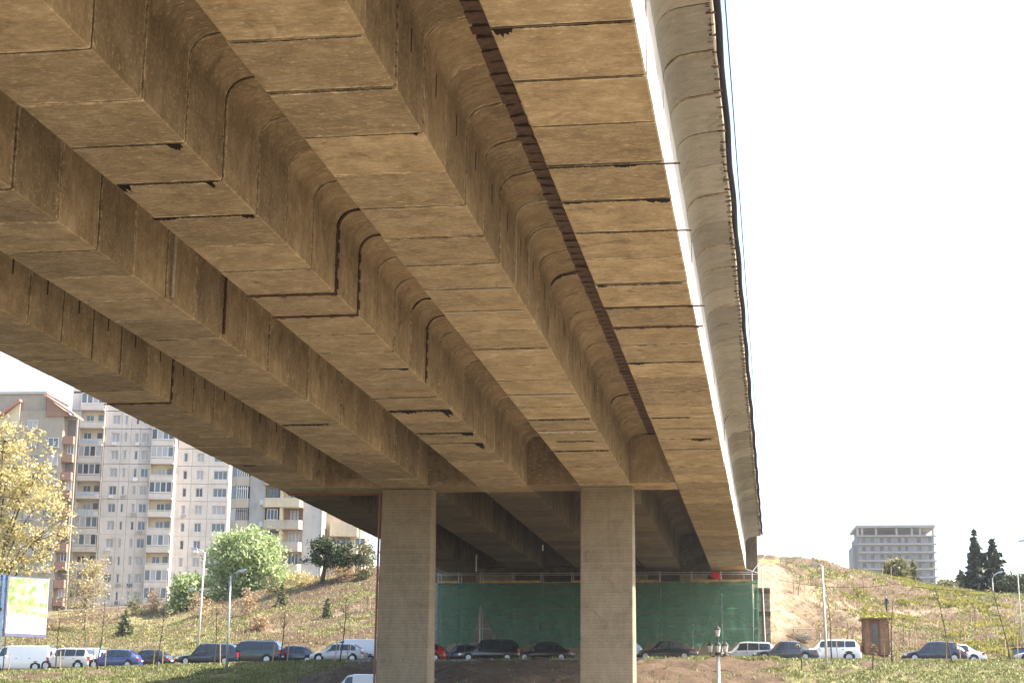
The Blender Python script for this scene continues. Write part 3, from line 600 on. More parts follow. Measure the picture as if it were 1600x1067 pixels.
def car(label, kind, col, px_r, base_py, Y, Ln, H, W=1.75, name='parked_car', cat='car', group='cars along the upper road', zabs=None, rz=0, backwin=True, panels=None, rack=False):
    P = at(px_r, base_py, Y); z = zabs if zabs is not None else float(zr(P.x))+.035
    root = thing(name, label, cat, (P.x-Ln/2, Y, z), rz, group)
    st = [(s[0]-Ln/2,)+s[1:] for s in stations(kind, Ln, H, W)]
    zb0 = .24; mb = MB(); rows = []
    for s in st:
        x, zt, wt, zb, w = s; zm = zb0+(zb-zb0)*.5
        rows.append([(w*.90, zb0), (w*.985, zb0+.10), (w, zm), (w*.985, zb), (wt, zt-.05 if zt-zb > .2 else zt-.02), (wt*.82, zt-.008), (0, zt)])
    full = [[(-y, zz) for y, zz in r]+[(y, zz) for y, zz in r[-2::-1]] for r in rows]
    n = len(full[0]); base = 0
    for s, r in zip(st, full): mb.v += [(s[0], y, zz) for y, zz in r]
    for i in range(len(st)-1):
        for k in range(n-1): mb.f.append((i*n+k, i*n+k+1, (i+1)*n+k+1, (i+1)*n+k)); mb.m.append(0)
        mb.f.append((i*n+n-1, i*n, (i+1)*n, (i+1)*n+n-1)); mb.m.append(1)
    mb.f.append(tuple(range(n))); mb.m.append(0); mb.f.append(tuple((len(st)-1)*n+k for k in reversed(range(n)))); mb.m.append(0)
    part('body', mb, [M['p_'+col], M['blackp']], root, smooth=38)
    def X(f): return f*Ln-Ln/2
    def sidepanel(f0, f1, lo=.12, hi=.90, off=.012):
        out = []
        for sgn in (-1, 1):
            m2 = MB(); q = 5; pts = []
            for i in range(q+1):
                s = lerp_station(st, X(f0+(f1-f0)*i/q)); zb, zt = s[3], s[1]-.05; wb, wt = s[4]*.985, s[2]
                pts.append([(s[0], sgn*(wb+(wt-wb)*v+off), zb+(zt-zb)*v) for v in (lo, hi)])
            for a, c in zip(pts[:-1], pts[1:]): m2.quad(a[0], c[0], c[1], a[1])
            out.append(m2)
        return out
    for f0, f1 in WIN[kind]:
        for m2 in sidepanel(f0, f1): part('side_window', m2, M['glassd'], root)
    for nm, (f0, f1) in zip(('windscreen', 'rear_window'), GLZ[kind]):
        m2 = MB(); q = 4; pts = []
        for i in range(q+1):
            s = lerp_station(st, X(f0+(f1-f0)*i/q)); pts.append([(s[0], y*s[2]*.86, s[1]+.008) for y in (-1, -.82, 0, .82, 1)])
        for a, c in zip(pts[:-1], pts[1:]):
            for k in range(4): 
                A, B, C_, D_ = a[k], a[k+1], c[k+1], c[k]
                fz = lambda p: (p[0]+(-.02 if nm == 'windscreen' else .02), p[1], p[2]+.01)
                m2.quad(fz(A), fz(B), fz(C_), fz(D_))
        part(nm, m2, M['glassd'], root)
    if kind == 'van' and backwin:
        for y0, y1 in ((-.62, -.12), (.12, .62)): part('rear_window', MB().quad((Ln/2*.995, y0, 1.15), (Ln/2*.995, y1, 1.15), (Ln/2*.985, y1, 1.62), (Ln/2*.985, y0, 1.62)), M['glassd'], root)
    R0 = .31 if kind not in ('suv', 'van') else .36
    for fx in (.185, .80):
        for sgn in (-1, 1):
            s = lerp_station(st, X(fx)); w = s[4]
            part('wheel_arch', MB().tube((X(fx), sgn*(w-.2), R0+.02), (X(fx), sgn*(w*.985+.012), R0+.02), R0+.07, n=18), M['blackp'], root)
            wh = part('wheel', MB().tube((X(fx), sgn*(w-.16), R0), (X(fx), sgn*(w+.022), R0), R0, n=20), M['tyre'], root)
            m2 = MB().tube((X(fx), sgn*(w-.1), R0), (X(fx), sgn*(w+.028), R0), R0*.62, n=16)
            for k in range(5):
                a = k*2*math.pi/5; ca_, sa_ = math.cos(a), math.sin(a); yy = sgn*(w+.034)
                m2.quad((X(fx)+ca_*.03-sa_*.02, yy, R0+sa_*.03+ca_*.02), (X(fx)+ca_*R0*.6-sa_*.03, yy, R0+sa_*R0*.6+ca_*.03), (X(fx)+ca_*R0*.6+sa_*.03, yy, R0+sa_*R0*.6-ca_*.03), (X(fx)+ca_*.03+sa_*.02, yy, R0+sa_*.03-ca_*.02), 0)
            part('rim', m2, M['rim'], wh)
    s0, s1 = st[1], st[-2]; zl = s0[3]; zk = s1[3]
    for sgn in (-1, 1):
        a, c = sorted((sgn*s0[4]*.62, sgn*(s0[4]+.012))); part('headlight', MB().box(s0[0]-.03, s0[0]+.22, a, c, zl-.10, zl+.03), M['clearl'], root)
        a, c = sorted((sgn*s1[4]*.70, sgn*(s1[4]+.02))); hh = (.5 if kind in ('suv', 'van', 'wagon') else .24)
        part('tail_light', MB().box(s1[0]-.16, s1[0]+.035, a, c, zk-.10, zk-.08+hh*.6), M['redl'], root)
        s = lerp_station(st, X(.335)); a, c = sorted((sgn*s[4]*.98, sgn*(s[4]+.17))); part('mirror', MB().box(X(.325), X(.325)+.11, a, c, s[3]+.02, s[3]+.15), M['p_'+col], root)
        for fx in (.49, .69): 
            s = lerp_station(st, X(fx)); a, c = sorted((sgn*s[4]*.98, sgn*(s[4]+.02))); part('door_handle', MB().box(X(fx), X(fx)+.14, a, c, s[3]-.11, s[3]-.075), M['blackp'], root)
        if rack: 
            s = lerp_station(st, X(.6)); part('roof_rail', MB().tube((X(.45), sgn*s[2]*.92, H+.03), (X(.88), sgn*s[2]*.92, H+.02), .02, n=5), M['blackp'], root)
    part('number_plate', MB().box(Ln/2-.01, Ln/2+.02, -.26, .26, .55, .66), M['plate'], root)
    part('front_bumper', MB().box(-Ln/2-.03, -Ln/2+.12, -W*.38, W*.38, .28, .42), M['blackp'], root)
    part('rear_bumper', MB().box(Ln/2-.12, Ln/2+.03, -W*.40, W*.40, .30, .44), M['p_'+col] if kind != 'suv' else M['blackp'], root)
    return root
car('white panel van with blank side at the far left of the row', 'van', 'white', 82, 1052, 129.5, 5.3, 2.02, 1.85, 'parked_van', 'van')
car('pale beige off-roader right behind the white panel van', 'suv', 'beige', 144, 1049, 129.5, 4.2, 1.72, 1.82)
car('white minibus half hidden behind the pale beige off-roader', 'van', 'white', 162, 1040, 133.5, 4.9, 1.95, 1.8, 'parked_van', 'van')
car('blue hatchback nose to the pale beige off-roader', 'hatch', 'blue', 222, 1045, 129.6, 4.4, 1.50)
car('black hatchback with bright tail behind the blue hatchback', 'hatch', 'black', 268, 1044, 130.6, 3.9, 1.45)
car('dark navy estate car standing before a black off-roader', 'wagon', 'navy', 376, 1041, 129.4, 5.0, 1.66, 1.8)
car('black off-roader whose roof shows above the navy estate', 'suv', 'black', 384, 1040, 132.9, 4.9, 1.85, 1.85)
car('dark green-black off-roader with roof rails behind the navy estate', 'suv', 'green', 441, 1041, 129.8, 4.9, 1.80, 1.88, rack=True)
car('dark saloon ahead of the silver hatchback, left of the red-piped pier', 'sedan', 'graph', 502, 1038, 131.6, 4.5, 1.45)
car('silver hatchback next to the left pier', 'hatch', 'silver', 571, 1038, 129.6, 4.2, 1.46)
car('white minibus behind the silver hatchback at the left pier', 'van', 'white', 600, 1036, 133.4, 4.6, 1.95, 1.8, 'parked_van', 'van')
car('red hatchback emerging from behind the left pier', 'hatch', 'red', 699, 1036, 129.7, 3.9, 1.50)
car('dark saloon behind the black people carrier, between the piers', 'sedan', 'graph', 770, 1035, 132.8, 4.6, 1.48)
car('black people carrier with bright wheels between the two piers', 'wagon', 'black', 815, 1035, 129.6, 4.75, 1.68, 1.82)
car('black saloon reaching behind the right pier', 'sedan', 'black', 898, 1034, 130.0, 4.5, 1.45)
car('light blue hatchback tail just right of the right pier', 'hatch', 'ltblue', 1006, 1034, 129.8, 3.8, 1.56)
car('glossy black saloon with red tail lamps under the green net', 'sedan', 'black', 1090, 1032, 129.6, 4.6, 1.45)
car('silver estate car below the right end of the green net', 'wagon', 'silver', 1216, 1033, 132.3, 4.6, 1.55)
car('dark grey saloon overlapping the silver estate', 'sedan', 'graph', 1279, 1034, 129.6, 4.75, 1.47)
car('white off-roader left of the wooden shed', 'suv', 'white', 1346, 1036, 130.8, 4.5, 1.66, 1.8)
car('dark blue-black hatchback at the right, below the weedy slope', 'hatch', 'navy', 1510, 1037, 129.5, 4.5, 1.50)
car('white saloon behind the dark hatchback at the right', 'sedan', 'white', 1540, 1037, 131.8, 4.6, 1.46)
car('silver hatchback nose cut by the right edge of the picture', 'hatch', 'silver', 1680, 1040, 129.6, 4.2, 1.46)
pv = at(604, 1053, 101); car('white van in the lower street, only its roof showing by the left pier', 'van', 'white', 640, 1060, 101, 4.9, 2.0, 1.8, 'parked_van', 'van', 'vans in the lower street', zabs=pv.z-2.0)
# blue skip at the right edge
p = at(1592, 1038, 133); sk = thing('waste_container', 'blue metal waste container at the right edge of the road', 'container', (p.x+1, 133, float(zr(p.x))+.03))
part('tub', MB().prism([(-1.0, .12), (1.0, .12), (1.35, 1.15), (-1.35, 1.15)], 'y', -.6, .6), plain('blue_container', (.05, .14, .26), .5), sk)
part('rim', MB().box(-1.42, 1.42, -.67, .67, 1.152, 1.22), M['navy'], sk)
for x in (-.7, .6): part('skid', MB().box(x, x+.1, -.55, .55, 0, .118), M['navy'], sk)
# low wall behind the cars on the right
mb = MB(); wl = thing('low_wall', 'low concrete kerb wall along the foot of the right slope', 'wall', (0, 0, 0)); mw = MB().box(-1.48, 1.48, 0, .3, -.4, .5).mesh('coping_block', M['kerb'])
for i in range(13): x = 8+i*3; link('coping_block', mw, wl, (x, 136.3, float(zr(x))+random.uniform(-.02, .02)), (0, 0, random.gauss(0, .004)))

# ------------------------------------------------------------------ buildings
def wallmat(name, c, var=.12, sc=.5, streak=.25):
    m, t, b = nodes(name); b.inputs['Roughness'].default_value = .9; b.inputs['Specular IOR Level'].default_value = .2
    g = N(t, 'NewGeometry'); oi = N(t, 'ObjectInfo'); P = g.outputs['Position']
    f = math_(t, 'ADD', math_(t, 'MULTIPLY', noise(t, P, sc, 6, .7), .6), math_(t, 'MULTIPLY', noise(t, scaled(t, P, (2.5, 2.5, .3)), 1, 5, .7), .4))
    cc = ramp(t, f, [(.32, tuple(x*(1-var-streak*.5) for x in c)), (.5, c), (.7, tuple(min(.85, x*(1+var)) for x in c))])
    tone = math_(t, 'ADD', .94, math_(t, 'MULTIPLY', oi.outputs['Random'], .1)); tn = N(t, 'CombineXYZ'); [L(t, tone, tn.inputs[i]) for i in range(3)]
    L(t, mixc(t, 1.0, cc, tn.outputs[0], 'MULTIPLY'), b.inputs['Base Color']); return m
M['wall_white'] = wallmat('white_panel_wall', (.53, .475, .425)); M['wall_seam'] = wallmat('panel_seam', (.30, .28, .27))
M['wall_beige'] = wallmat('beige_render', (.40, .34, .27), streak=.5); M['wall_cream'] = wallmat('cream_render', (.55, .46, .32))
M['wall_brown'] = wallmat('grey_brown_render', (.33, .285, .23)); M['brick'] = wallmat('red_brick_infill', (.30, .165, .12)); M['roof'] = wallmat('red_tile_roof', (.38, .18, .14))
M['wall_grey'] = wallmat('grey_blockwork', (.21, .21, .21)); M['slab'] = wallmat('pale_slab', (.30, .295, .28)); M['wall_pale'] = wallmat('pale_grey_wall', (.42, .40, .37))
M['frame'] = plain('white_window_frame', (.62, .61, .6), .5); M['framed'] = plain('brown_window_frame', (.10, .06, .045), .6)
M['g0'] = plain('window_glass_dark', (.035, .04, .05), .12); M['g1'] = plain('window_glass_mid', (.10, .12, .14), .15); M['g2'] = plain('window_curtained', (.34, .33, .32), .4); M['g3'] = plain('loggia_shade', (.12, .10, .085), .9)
wcache = {}
def window(parent, x, y, z, w, h, nb=2, frame='frame', pane=None, name='window'):
    """casement set into an opening: frame with bars, pane as its child; x,z is the lower left corner"""
    key = (round(w, 1), round(h, 1), nb, frame)
    if key not in wcache:
        W_, H_ = key[0], key[1]; f = .07; mb = MB()
        mb.box(0, W_, 0, .06, 0, f).box(0, W_, 0, .06, H_-f, H_).box(0, f, 0, .06, f+.001, H_-f-.001).box(W_-f, W_, 0, .06, f+.001, H_-f-.001)
        for k in range(1, nb): mb.box(W_*k/nb-.035, W_*k/nb+.035, .002, .058, f+.001, H_-f-.001)
        wcache[key] = (mb.mesh('window', M[frame]), {})
    me, pc = wcache[key]; pane = pane or random.choice(['g0', 'g1', 'g1', 'g2', 'g2', 'g2'])
    o = link(name, me, parent, (x, y, z))
    if pane not in pc: pc[pane] = MB().quad((.03, .045, .03), (key[0]-.03, .045, .03), (key[0]-.03, .045, key[1]-.03), (.03, .045, key[1]-.03)).mesh('pane', M[pane], fix=False)
    link('pane', pc[pane], o); return o
def holed(x0, x1, z0, z1, holes, d=.2, th=.25):
    """wall panel in the plane y=0 with rectangular openings and reveals"""
    mb = MB(); xs_ = sorted({x0, x1, *[h[0] for h in holes], *[h[1] for h in holes]}); zs_ = sorted({z0, z1, *[h[2] for h in holes], *[h[3] for h in holes]})
    for a, c in zip(xs_[:-1], xs_[1:]):
        for e, f in zip(zs_[:-1], zs_[1:]):
            mx_, mz_ = (a+c)/2, (e+f)/2
            if any(h[0] < mx_ < h[1] and h[2] < mz_ < h[3] for h in holes): continue
            mb.quad((a, 0, e), (c, 0, e), (c, 0, f), (a, 0, f))
    for a, c, e, f in holes: mb.quad((a, 0, e), (a, 0, f), (a, d, f), (a, d, e)).quad((c, 0, f), (c, 0, e), (c, d, e), (c, d, f)).quad((a, 0, f), (c, 0, f), (c, d, f), (a, d, f)).quad((c, 0, e), (a, 0, e), (a, d, e), (c, d, e))
    mb.quad((x0, 0, z0), (x0, 0, z1), (x0, th, z1), (x0, th, z0)).quad((x1, 0, z1), (x1, 0, z0), (x1, th, z0), (x1, th, z1)).quad((x0, 0, z1), (x1, 0, z1), (x1, th, z1), (x0, th, z1)).quad((x1, 0, z0), (x0, 0, z0), (x0, th, z0), (x1, th, z0))
    return mb
class Fac:
    """a facade plane standing at distance Y, turned by phi; pixel columns and rows of the survey become local metres"""
    def __init__(s, px, Y, phi): s.O = at(px, 900, Y); s.n = Vector((-math.sin(phi), math.cos(phi), 0)); s.e = Vector((math.cos(phi), math.sin(phi), 0)); s.phi = phi
    def __call__(s, px, py):
        d = Vector(RM @ np.array([px-800, py-533.5, FPX])); c = Vector(CAM); o = Vector((s.O.x, s.O.y, 0))
        k = (o-c).dot(s.n)/d.dot(s.n); p = c+d*k; return (p-o).dot(s.e), p.z
# -- white prefabricated tower
F = Fac(103, 265, R_(9)); b0 = gz(F.O.x, 266)-3
wb = thing('apartment_tower', 'tall white prefabricated apartment tower with stacked balconies at the left', 'building', (F.O.x, F.O.y, 0), F.phi)
X = lambda px: F(px, 780)[0]
ZC = [F(200, 656+27.5*(i-1))[1] for i in range(13)]; FH = (ZC[0]-ZC[12])/12; top = ZC[0]+FH*.62
part('core', MB().box(X(103)+.1, X(271)-.1, .6, 13, b0, top-.1), M['wall_seam'], wb)
part('rear_core', MB().box(X(271)-.099, X(353), 2.6, 13, b0, top-.1), M['wall_seam'], wb)
part('parapet', MB().box(X(103), X(271), -.05, 1.2, top, top+.5), M['wall_white'], wb); part('parapet', MB().box(X(271)+.05, X(353), 1.9, 3, top, top+.45), M['wall_white'], wb)
part('side_wall', MB().box(X(103)-.02, X(103)+.09, .3, 13, b0, top-.05), M['wall_white'], wb)
bays = [(103, 118, [], 0), (158, 184, [(169, 180.5)], 0), (184, 199, [(188.7, 193)], 0), (199, 214, [(206, 211)], 0), (214, 232, [(217, 229)], 0),
        (271, 294, [(281, 287)], 1.9), (294, 321, [(302, 313)], 1.9), (321, 353, [(329, 350)], 1.9)]
for a, c, ws, yo in bays:
    x0, x1 = X(a)+.02, X(c)-.02; hol = [(X(p)-x0, X(q)-x0, -.72, .72) for p, q in ws]
    pmh = holed(0, x1-x0, -FH/2+.02, FH/2-.02, hol).mesh('wall_panel', M['wall_white'], fix=False)
    for i, zc in enumerate(ZC):
        link('wall_panel', pmh, wb, (x0, yo, zc))
        for h in hol:
            window(wb, x0+h[0]+.01, yo+.14, zc-.71, h[1]-h[0]-.02, 1.42, 1 if h[1]-h[0] < .7 else (2 if h[1]-h[0] < 1.6 else 3))
            if random.random() < .10: part('air_conditioner', MB().box(x0+h[0]+.1, x0+h[0]+.8, yo-.32, yo-.02, zc-1.3, zc-.85), M['frame'], wb)
            elif random.random() < .12:
                m2 = MB(); xx = x0+h[0]
                for q in range(3): m2.box(xx+q*.3, xx+q*.3+.22, yo-.25, yo-.22, zc-1.2-random.uniform(0, .3), zc-.8)
                part('laundry', m2, random.choice([M['p_navy'], M['p_white'], M['wall_brown']]), wb)
pp = {}
for a, c in ((118, 158), (232, 271)):
    x0, x1 = X(a)+.04, X(c)-.04; w_ = x1-x0
    fin = MB().box(0, .12, -.5, .6, -FH/2, FH/2).mesh('side_fin', M['wall_white'])
    slab = MB().box(.141, w_-.141, -1.02, .59, -.10, .10).mesh('balcony_slab', M['wall_white'])
    par = MB().box(.141, w_-.141, -1.04, -.94, .101, .78).box(.141, w_-.141, -1.04, -.94, .86, 1.0).mesh('balcony_parapet', M['wall_white'])
    back = MB().box(0, w_, .45, .58, -FH/2, FH/2).mesh('loggia_wall', M['wall_cream'])
    for i, zc in enumerate(ZC):
        zf = zc-FH/2+.02
        link('side_fin', fin, wb, (x0, 0, zc)); link('side_fin', fin, wb, (x1-.14, 0, zc)); link('balcony_slab', slab, wb, (x0, 0, zf)); link('balcony_parapet', par, wb, (x0, 0, zf)); link('loggia_wall', back, wb, (x0, 0, zc))
        r = random.random()
        if r < .5:
            n = 4
            for q in range(n): window(wb, x0+.16+q*(w_-.32)/n, -.98, zf+1.02, (w_-.34)/n, FH-1.15, 1, 'frame', random.choice(['g0', 'g1', 'g1', 'g2', 'g2']))
        else:
            window(wb, x0+random.uniform(.4, 1.4), .36, zf+.9, 1.3, 1.3, 2, 'frame'); part('balcony_door', MB().box(x0+w_-1.3, x0+w_-.5, .40, .448, zf+.1, zf+2.2), M['g1'], wb)
            if r > .72:
                m2 = MB(); 
                for q in range(5): m2.box(x0+.5+q*.6, x0+.5+q*.6+.4, -1.12, -1.09, zf+.2+random.uniform(0, .3), zf+.95)
                part('laundry', m2, random.choice([M['p_white'], M['p_navy'], M['p_ltblue']]), wb)
# -- beige block with rounded balconies
F = Fac(357, 218, R_(7)); b0 = gz(F.O.x, 220)-3
bb = thing('apartment_block', 'beige rendered apartment block with parapet balconies behind the bright green tree', 'building', (F.O.x, F.O.y, 0), F.phi)
X = lambda px: F(px, 800)[0]; Zp = [F(440, 786+34.3*(i-3))[1] for i in range(8)]; FH = (Zp[0]-Zp[7])/7; top = Zp[0]+1.2
part('core', MB().box(X(357), X(505), 1.3, 12, b0, top), M['wall_beige'], bb)
part('wall', MB().box(X(388), X(413), .5, 1.29, b0, top), M['wall_pale'], bb); part('wall', MB().box(X(473), X(505), .3, 1.29, b0, top), M['wall_pale'], bb)
part('drain_pipe', MB().tube((X(503), .22, b0), (X(503), .22, top), .09, n=6), M['wpipe'], bb)
part('rear_wall', MB().box(X(505)+.01, X(560), 3.2, 12, b0, top-2), M['wall_beige'], bb)
for i, zp in enumerate(Zp):
    # chamfered bay at the left: parapet band and ribbon window
    x0, x1 = X(358), X(388); fp = [(x0, 1.28), (x0, .9), (x0+.9, -.1), (x1-.02, -.25), (x1-.02, 1.28)]
    part('bay_parapet', MB().prism(fp, 'z', zp-.62, zp+.62), M['wall_beige'], bb)
    fi = [(x, y+.12 if y < 1 else y) for x, y in fp]; part('bay_glazing', MB().prism([(x0+.08, 1.27), (x0+.08, .98), (x0+.95, .02), (x1-.12, -.12), (x1-.12, 1.27)], 'z', zp+.621, zp+FH-.621), M[random.choice(['g1', 'g2', 'g0'])], bb)
    fr = random.choice(['frame', 'framed']); m2 = MB()
    for q in np.linspace(0, 1, 6):
        xx = x0+.93+(x1-x0-1.1)*q; yy = .0-.15*q; m2.box(xx-.05, xx+.05, yy-.04, yy+.05, zp+.622, zp+FH-.622)
    m2.box(x0+.95, x1-.15, -.20, -.11, zp+FH-1.05, zp+FH-.97); part('bay_frame', m2, M[fr], bb)
    # balcony column
    xa, xm, xb = X(412), X(441), X(473)
    part('balcony_parapet', MB().prism([(xa, 1.28), (xa, -.5), (xa+.25, -.85), (xb-.35, -.95), (xb, -.6), (xb, 1.28)], 'z', zp-.60, zp+.60), M['wall_beige'] if i % 3 else M['wall_cream'], bb)
    part('loggia_wall', MB().box(xa+.05, xb-.05, .9, 1.27, zp+.602, zp+FH-.602), M['wall_cream'] if i % 2 else M['brick'] if i == 4 else M['wall_beige'], bb)
    part('pillar', MB().box(xm-.25, xm+.1, -.6, .89, zp+.603, zp+FH-.603), M['wall_cream'], bb)
    window(bb, xa+.5, .2 if i % 2 else -.4, zp+.65, xm-xa-1.0, FH-1.45, 3, 'framed' if i % 2 else 'frame'); window(bb, xm+.8, .8, zp+.65, xb-xm-1.3, FH-1.4, 3, 'framed' if i == 4 else 'frame')
    if i in (3, 4): part('air_conditioner', MB().box(X(405), X(411), .12, .49, zp-.2, zp+.45), M['frame'], bb)
for i in (4, 5):
    zp = F(545, 824+34.3*(i-4))[1]; xa, xb = X(513), X(556)
    part('balcony_parapet', MB().box(xa, xb, 2.0, 3.19, zp-.9, zp+.9), M['wall_cream'], bb); window(bb, xa+1, 3.08, zp-2.0, 1.6, 1.0, 2, 'framed'); window(bb, xa+3.2, 3.08, zp-2.0, 1.4, 1.0, 2, 'frame')
# -- brown block with red roofs
F = Fac(-60, 252, R_(4)); b0 = gz(F.O.x, 255)-4
br = thing('brown_apartment_block', 'grey-brown block with red sloping roofs behind the yellow tree', 'building', (F.O.x, F.O.y, 0), F.phi)
X = lambda px: F(px, 740)[0]; Z = lambda py: F(60, py)[1]
part('core', MB().box(X(-60), X(92), .5, 3, b0, Z(640)), M['wall_brown'], br); part('attic', MB().box(X(-60), X(62), .9, 11, Z(640)+.001, Z(614)), M['wall_brown'], br)
part('cornice', MB().box(X(-62), X(64), .6, 11.2, Z(614)+.001, Z(610)), M['wall_pale'], br)
part('link_wall', MB().box(X(92)+.001, X(111), 1.6, 1.9, b0, Z(648)), M['wall_brown'], br)
for xa, xb, xc in ((62, 112, 62), (-30, 25, -30)):
    a, c = X(xa), X(xb); part('roof_slope', MB().prism([(a, Z(616)), (c, Z(648)), (c, Z(651)), (a, Z(619))] if xa == 62 else [(c, Z(624)), (c, Z(628)), (a, Z(668)), (a, Z(664))], 'y', -.5 if xa == 62 else -.7, 4), M['roof'], br)
    part('gable', MB().prism([(a+.3, Z(621)), (c-.6, Z(650)), (a+.3, Z(650))] if xa == 62 else [(c-.2, Z(629)), (c-.2, Z(668)), (a+.5, Z(668))], 'y', .2, .49), M['brick'] if xa == 62 else M['wall_cream'], br)
for i in range(11):
    py = 668+28*i; z = Z(py)
    for px in (38, 70) if i else (36,):
        window(br, X(px), .42, z-.2, 1.7, 1.5, 2, random.choice(['frame', 'framed'])); part('sill', MB().box(X(px)-.1, X(px)+1.8, .2, .41, z-.3, z-.205), M['wall_pale'], br)
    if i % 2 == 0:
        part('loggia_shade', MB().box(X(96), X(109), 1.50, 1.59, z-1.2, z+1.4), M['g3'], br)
    part('balcony_front', MB().box(X(93), X(109), .6, 1.49, z-2.5, z-1.25), M['brick'], br)
    if i % 2: window(br, X(98), 1.48, z-1.1, 1.0, 1.4, 2)
# -- unfinished concrete block far right
F = Fac(1338, 600, R_(3)); b0 = gz(F.O.x, 600)-2
fb = thing('unfinished_block', 'unfinished grey concrete block with open top floor on the right skyline', 'building', (F.O.x, F.O.y, 0), F.phi)
X = lambda px: F(px, 870)[0]; Z = lambda py: F(1400, py)[1]
part('core', MB().box(X(1341), X(1461), 1.2, 22, b0, Z(836)), M['wall_grey'], fb); part('stair_core', MB().box(X(1335), X(1341)-.01, 4, 20, b0, Z(850)), M['wall_grey'], fb)
part('roof_slab', MB().box(X(1339), X(1463), -.6, 22.5, Z(824), Z(820)), M['slab'], fb); part('rear_wall', MB().box(X(1345), X(1458), 14, 21, Z(836)+.01, Z(824)-.01), M['wall_grey'], fb)
for px in (1340, 1347, 1369, 1401, 1425, 1438, 1458):
    part('column', MB().box(X(px), X(px)+.7, .3, 1.15, Z(836), Z(824)-.01), M['slab'], fb)
for i in range(8):
    py = 836+13*i; part('slab_edge', MB().box(X(1341), X(1464), -.8 if i else -.5, 1.19, Z(py+2), Z(py)), M['slab'], fb)
    x_ = []
    wl_ = [(1348, 5.5), (1361, 5.5), (1376, 5.5), (1388, 5.5), (1404, 5), (1415, 5), (1434, 6), (1452, 5)]
    hol = [(X(p), X(p+q), Z(py+11.2), Z(py+4)) for p, q in wl_]
    part('wall_panel', holed(X(1342), X(1461), Z(py+13)+.01, Z(py+2)-.01, hol, .5, .6), M['wall_grey'], fb, loc=(0, .55, 0))
    for h in hol: window(fb, h[0], 1.0, h[2], h[1]-h[0], h[3]-h[2], 2, 'framed', random.choice(['g0', 'g0', 'g1']))

# ------------------------------------------------------------------ vegetation
def leaves_mesh(name, C, s, mat, asp=1.7, up=.0, flat=0.0):
    """one small quad per leaf centre"""
    n = len(C); a = rng.normal(size=(n, 3)); a[:, 2] *= (1-flat); a /= np.linalg.norm(a, axis=1)[:, None]; q = rng.normal(size=(n, 3)); q[:, 2] += up
    b = np.cross(a, q); b /= np.linalg.norm(b, axis=1)[:, None]; sz = s*rng.uniform(.6, 1.3, (n, 1)); a = a*sz*asp/2; b = b*sz/2
    V = np.stack([C-a, C-b*.9+a*.1, C+a, C+b*.9+a*.1], 1).reshape(-1, 3)
    me = bpy.data.meshes.new(name); me.vertices.add(4*n); me.vertices.foreach_set('co', V.astype(np.float32).ravel())
    me.loops.add(4*n); me.loops.foreach_set('vertex_index', np.arange(4*n, dtype=np.int32)); me.polygons.add(n); me.polygons.foreach_set('loop_start', np.arange(0, 4*n, 4, dtype=np.int32)); me.polygons.foreach_set('loop_total', np.full(n, 4, dtype=np.int32))
    me.materials.append(mat); me.update(calc_edges=True); return me
def ell_points(n, ells, shell=.35):
    vol = np.array([e[3]*e[4]*e[5] for e in ells]); k = rng.choice(len(ells), n, p=vol/vol.sum()); d = rng.normal(size=(n, 3)); d /= np.linalg.norm(d, axis=1)[:, None]
    r = np.maximum(rng.random(n)**(1/3), shell*rng.random(n)); E_ = np.array(ells)[k]; return E_[:, :3]+d*r[:, None]*E_[:, 3:]
def broadleaf(name, label, base, ells, n_cl, n_lf, lsize, lmat, bark, trunk_r, trunk_h, cl_r=.5, cat='tree', group=None, lean=(0, 0), up=0, flat=0, twigs=True):
    """base in world; ells: (x,y,z,rx,ry,rz) of the crown lobes relative to the base"""
    root = thing(name, label, cat, base, 0, group); C = ell_points(n_cl, ells); mb = MB(); tp = Vector((lean[0], lean[1], trunk_h))
    topz = max(e[2]+e[5]*.55 for e in ells)
    def axis(z): k = z/trunk_h; return Vector((lean[0]*k**1.4+.06*math.sin(z*1.3), lean[1]*k**1.4+.06*math.cos(z*1.1), z))
    hs = np.linspace(-.3, trunk_h, 7); mb.path([axis(max(0, h))+Vector((0, 0, min(0, h))) for h in hs], [trunk_r*(1.25 if i == 0 else 1-.55*i/6) for i in range(7)], 7)
    lim = []
    nl = max(4, n_cl//22)
    ids = rng.choice(n_cl, min(nl, n_cl), replace=False)
    for i in ids:
        q = Vector(C[i]); h0 = min(trunk_h, max(trunk_h*.45, q.z*.55*random.uniform(.7, 1.1))); p = axis(h0); mid = (p*.5+q*.5)+Vector((0, 0, .12*(q-p).length))
        pts = [p, p*.7+mid*.3, mid, q*.8+mid*.2+Vector((0, 0, .05)), q]; r = trunk_r*.42; mb.path(pts, [r, r*.8, r*.55, r*.3, r*.12], 5); lim.append((pts, r))
    if twigs:
        allp = [(pt, r) for pts, r in lim for pt in pts[1:]]
        PA = np.array([p for p, r in allp])
        for i in range(n_cl):
            j = int(np.argmin(((PA-C[i])**2).sum(1)+rng.random(len(PA))*.3)); p = Vector(PA[j]); q = Vector(C[i]); mb.path([p, (p+q)/2+Vector(rng.normal(size=3)*.08), q], [trunk_r*.10, trunk_r*.07, trunk_r*.03], 3)
    part('trunk', mb, M[bark], root, smooth=True)
    k = rng.integers(0, n_cl, n_lf); LC = C[k]+rng.normal(size=(n_lf, 3))*cl_r*np.array([1, 1, .75]); link('crown', leaves_mesh('crown', LC, lsize, M[lmat], up=up, flat=flat), root); return root
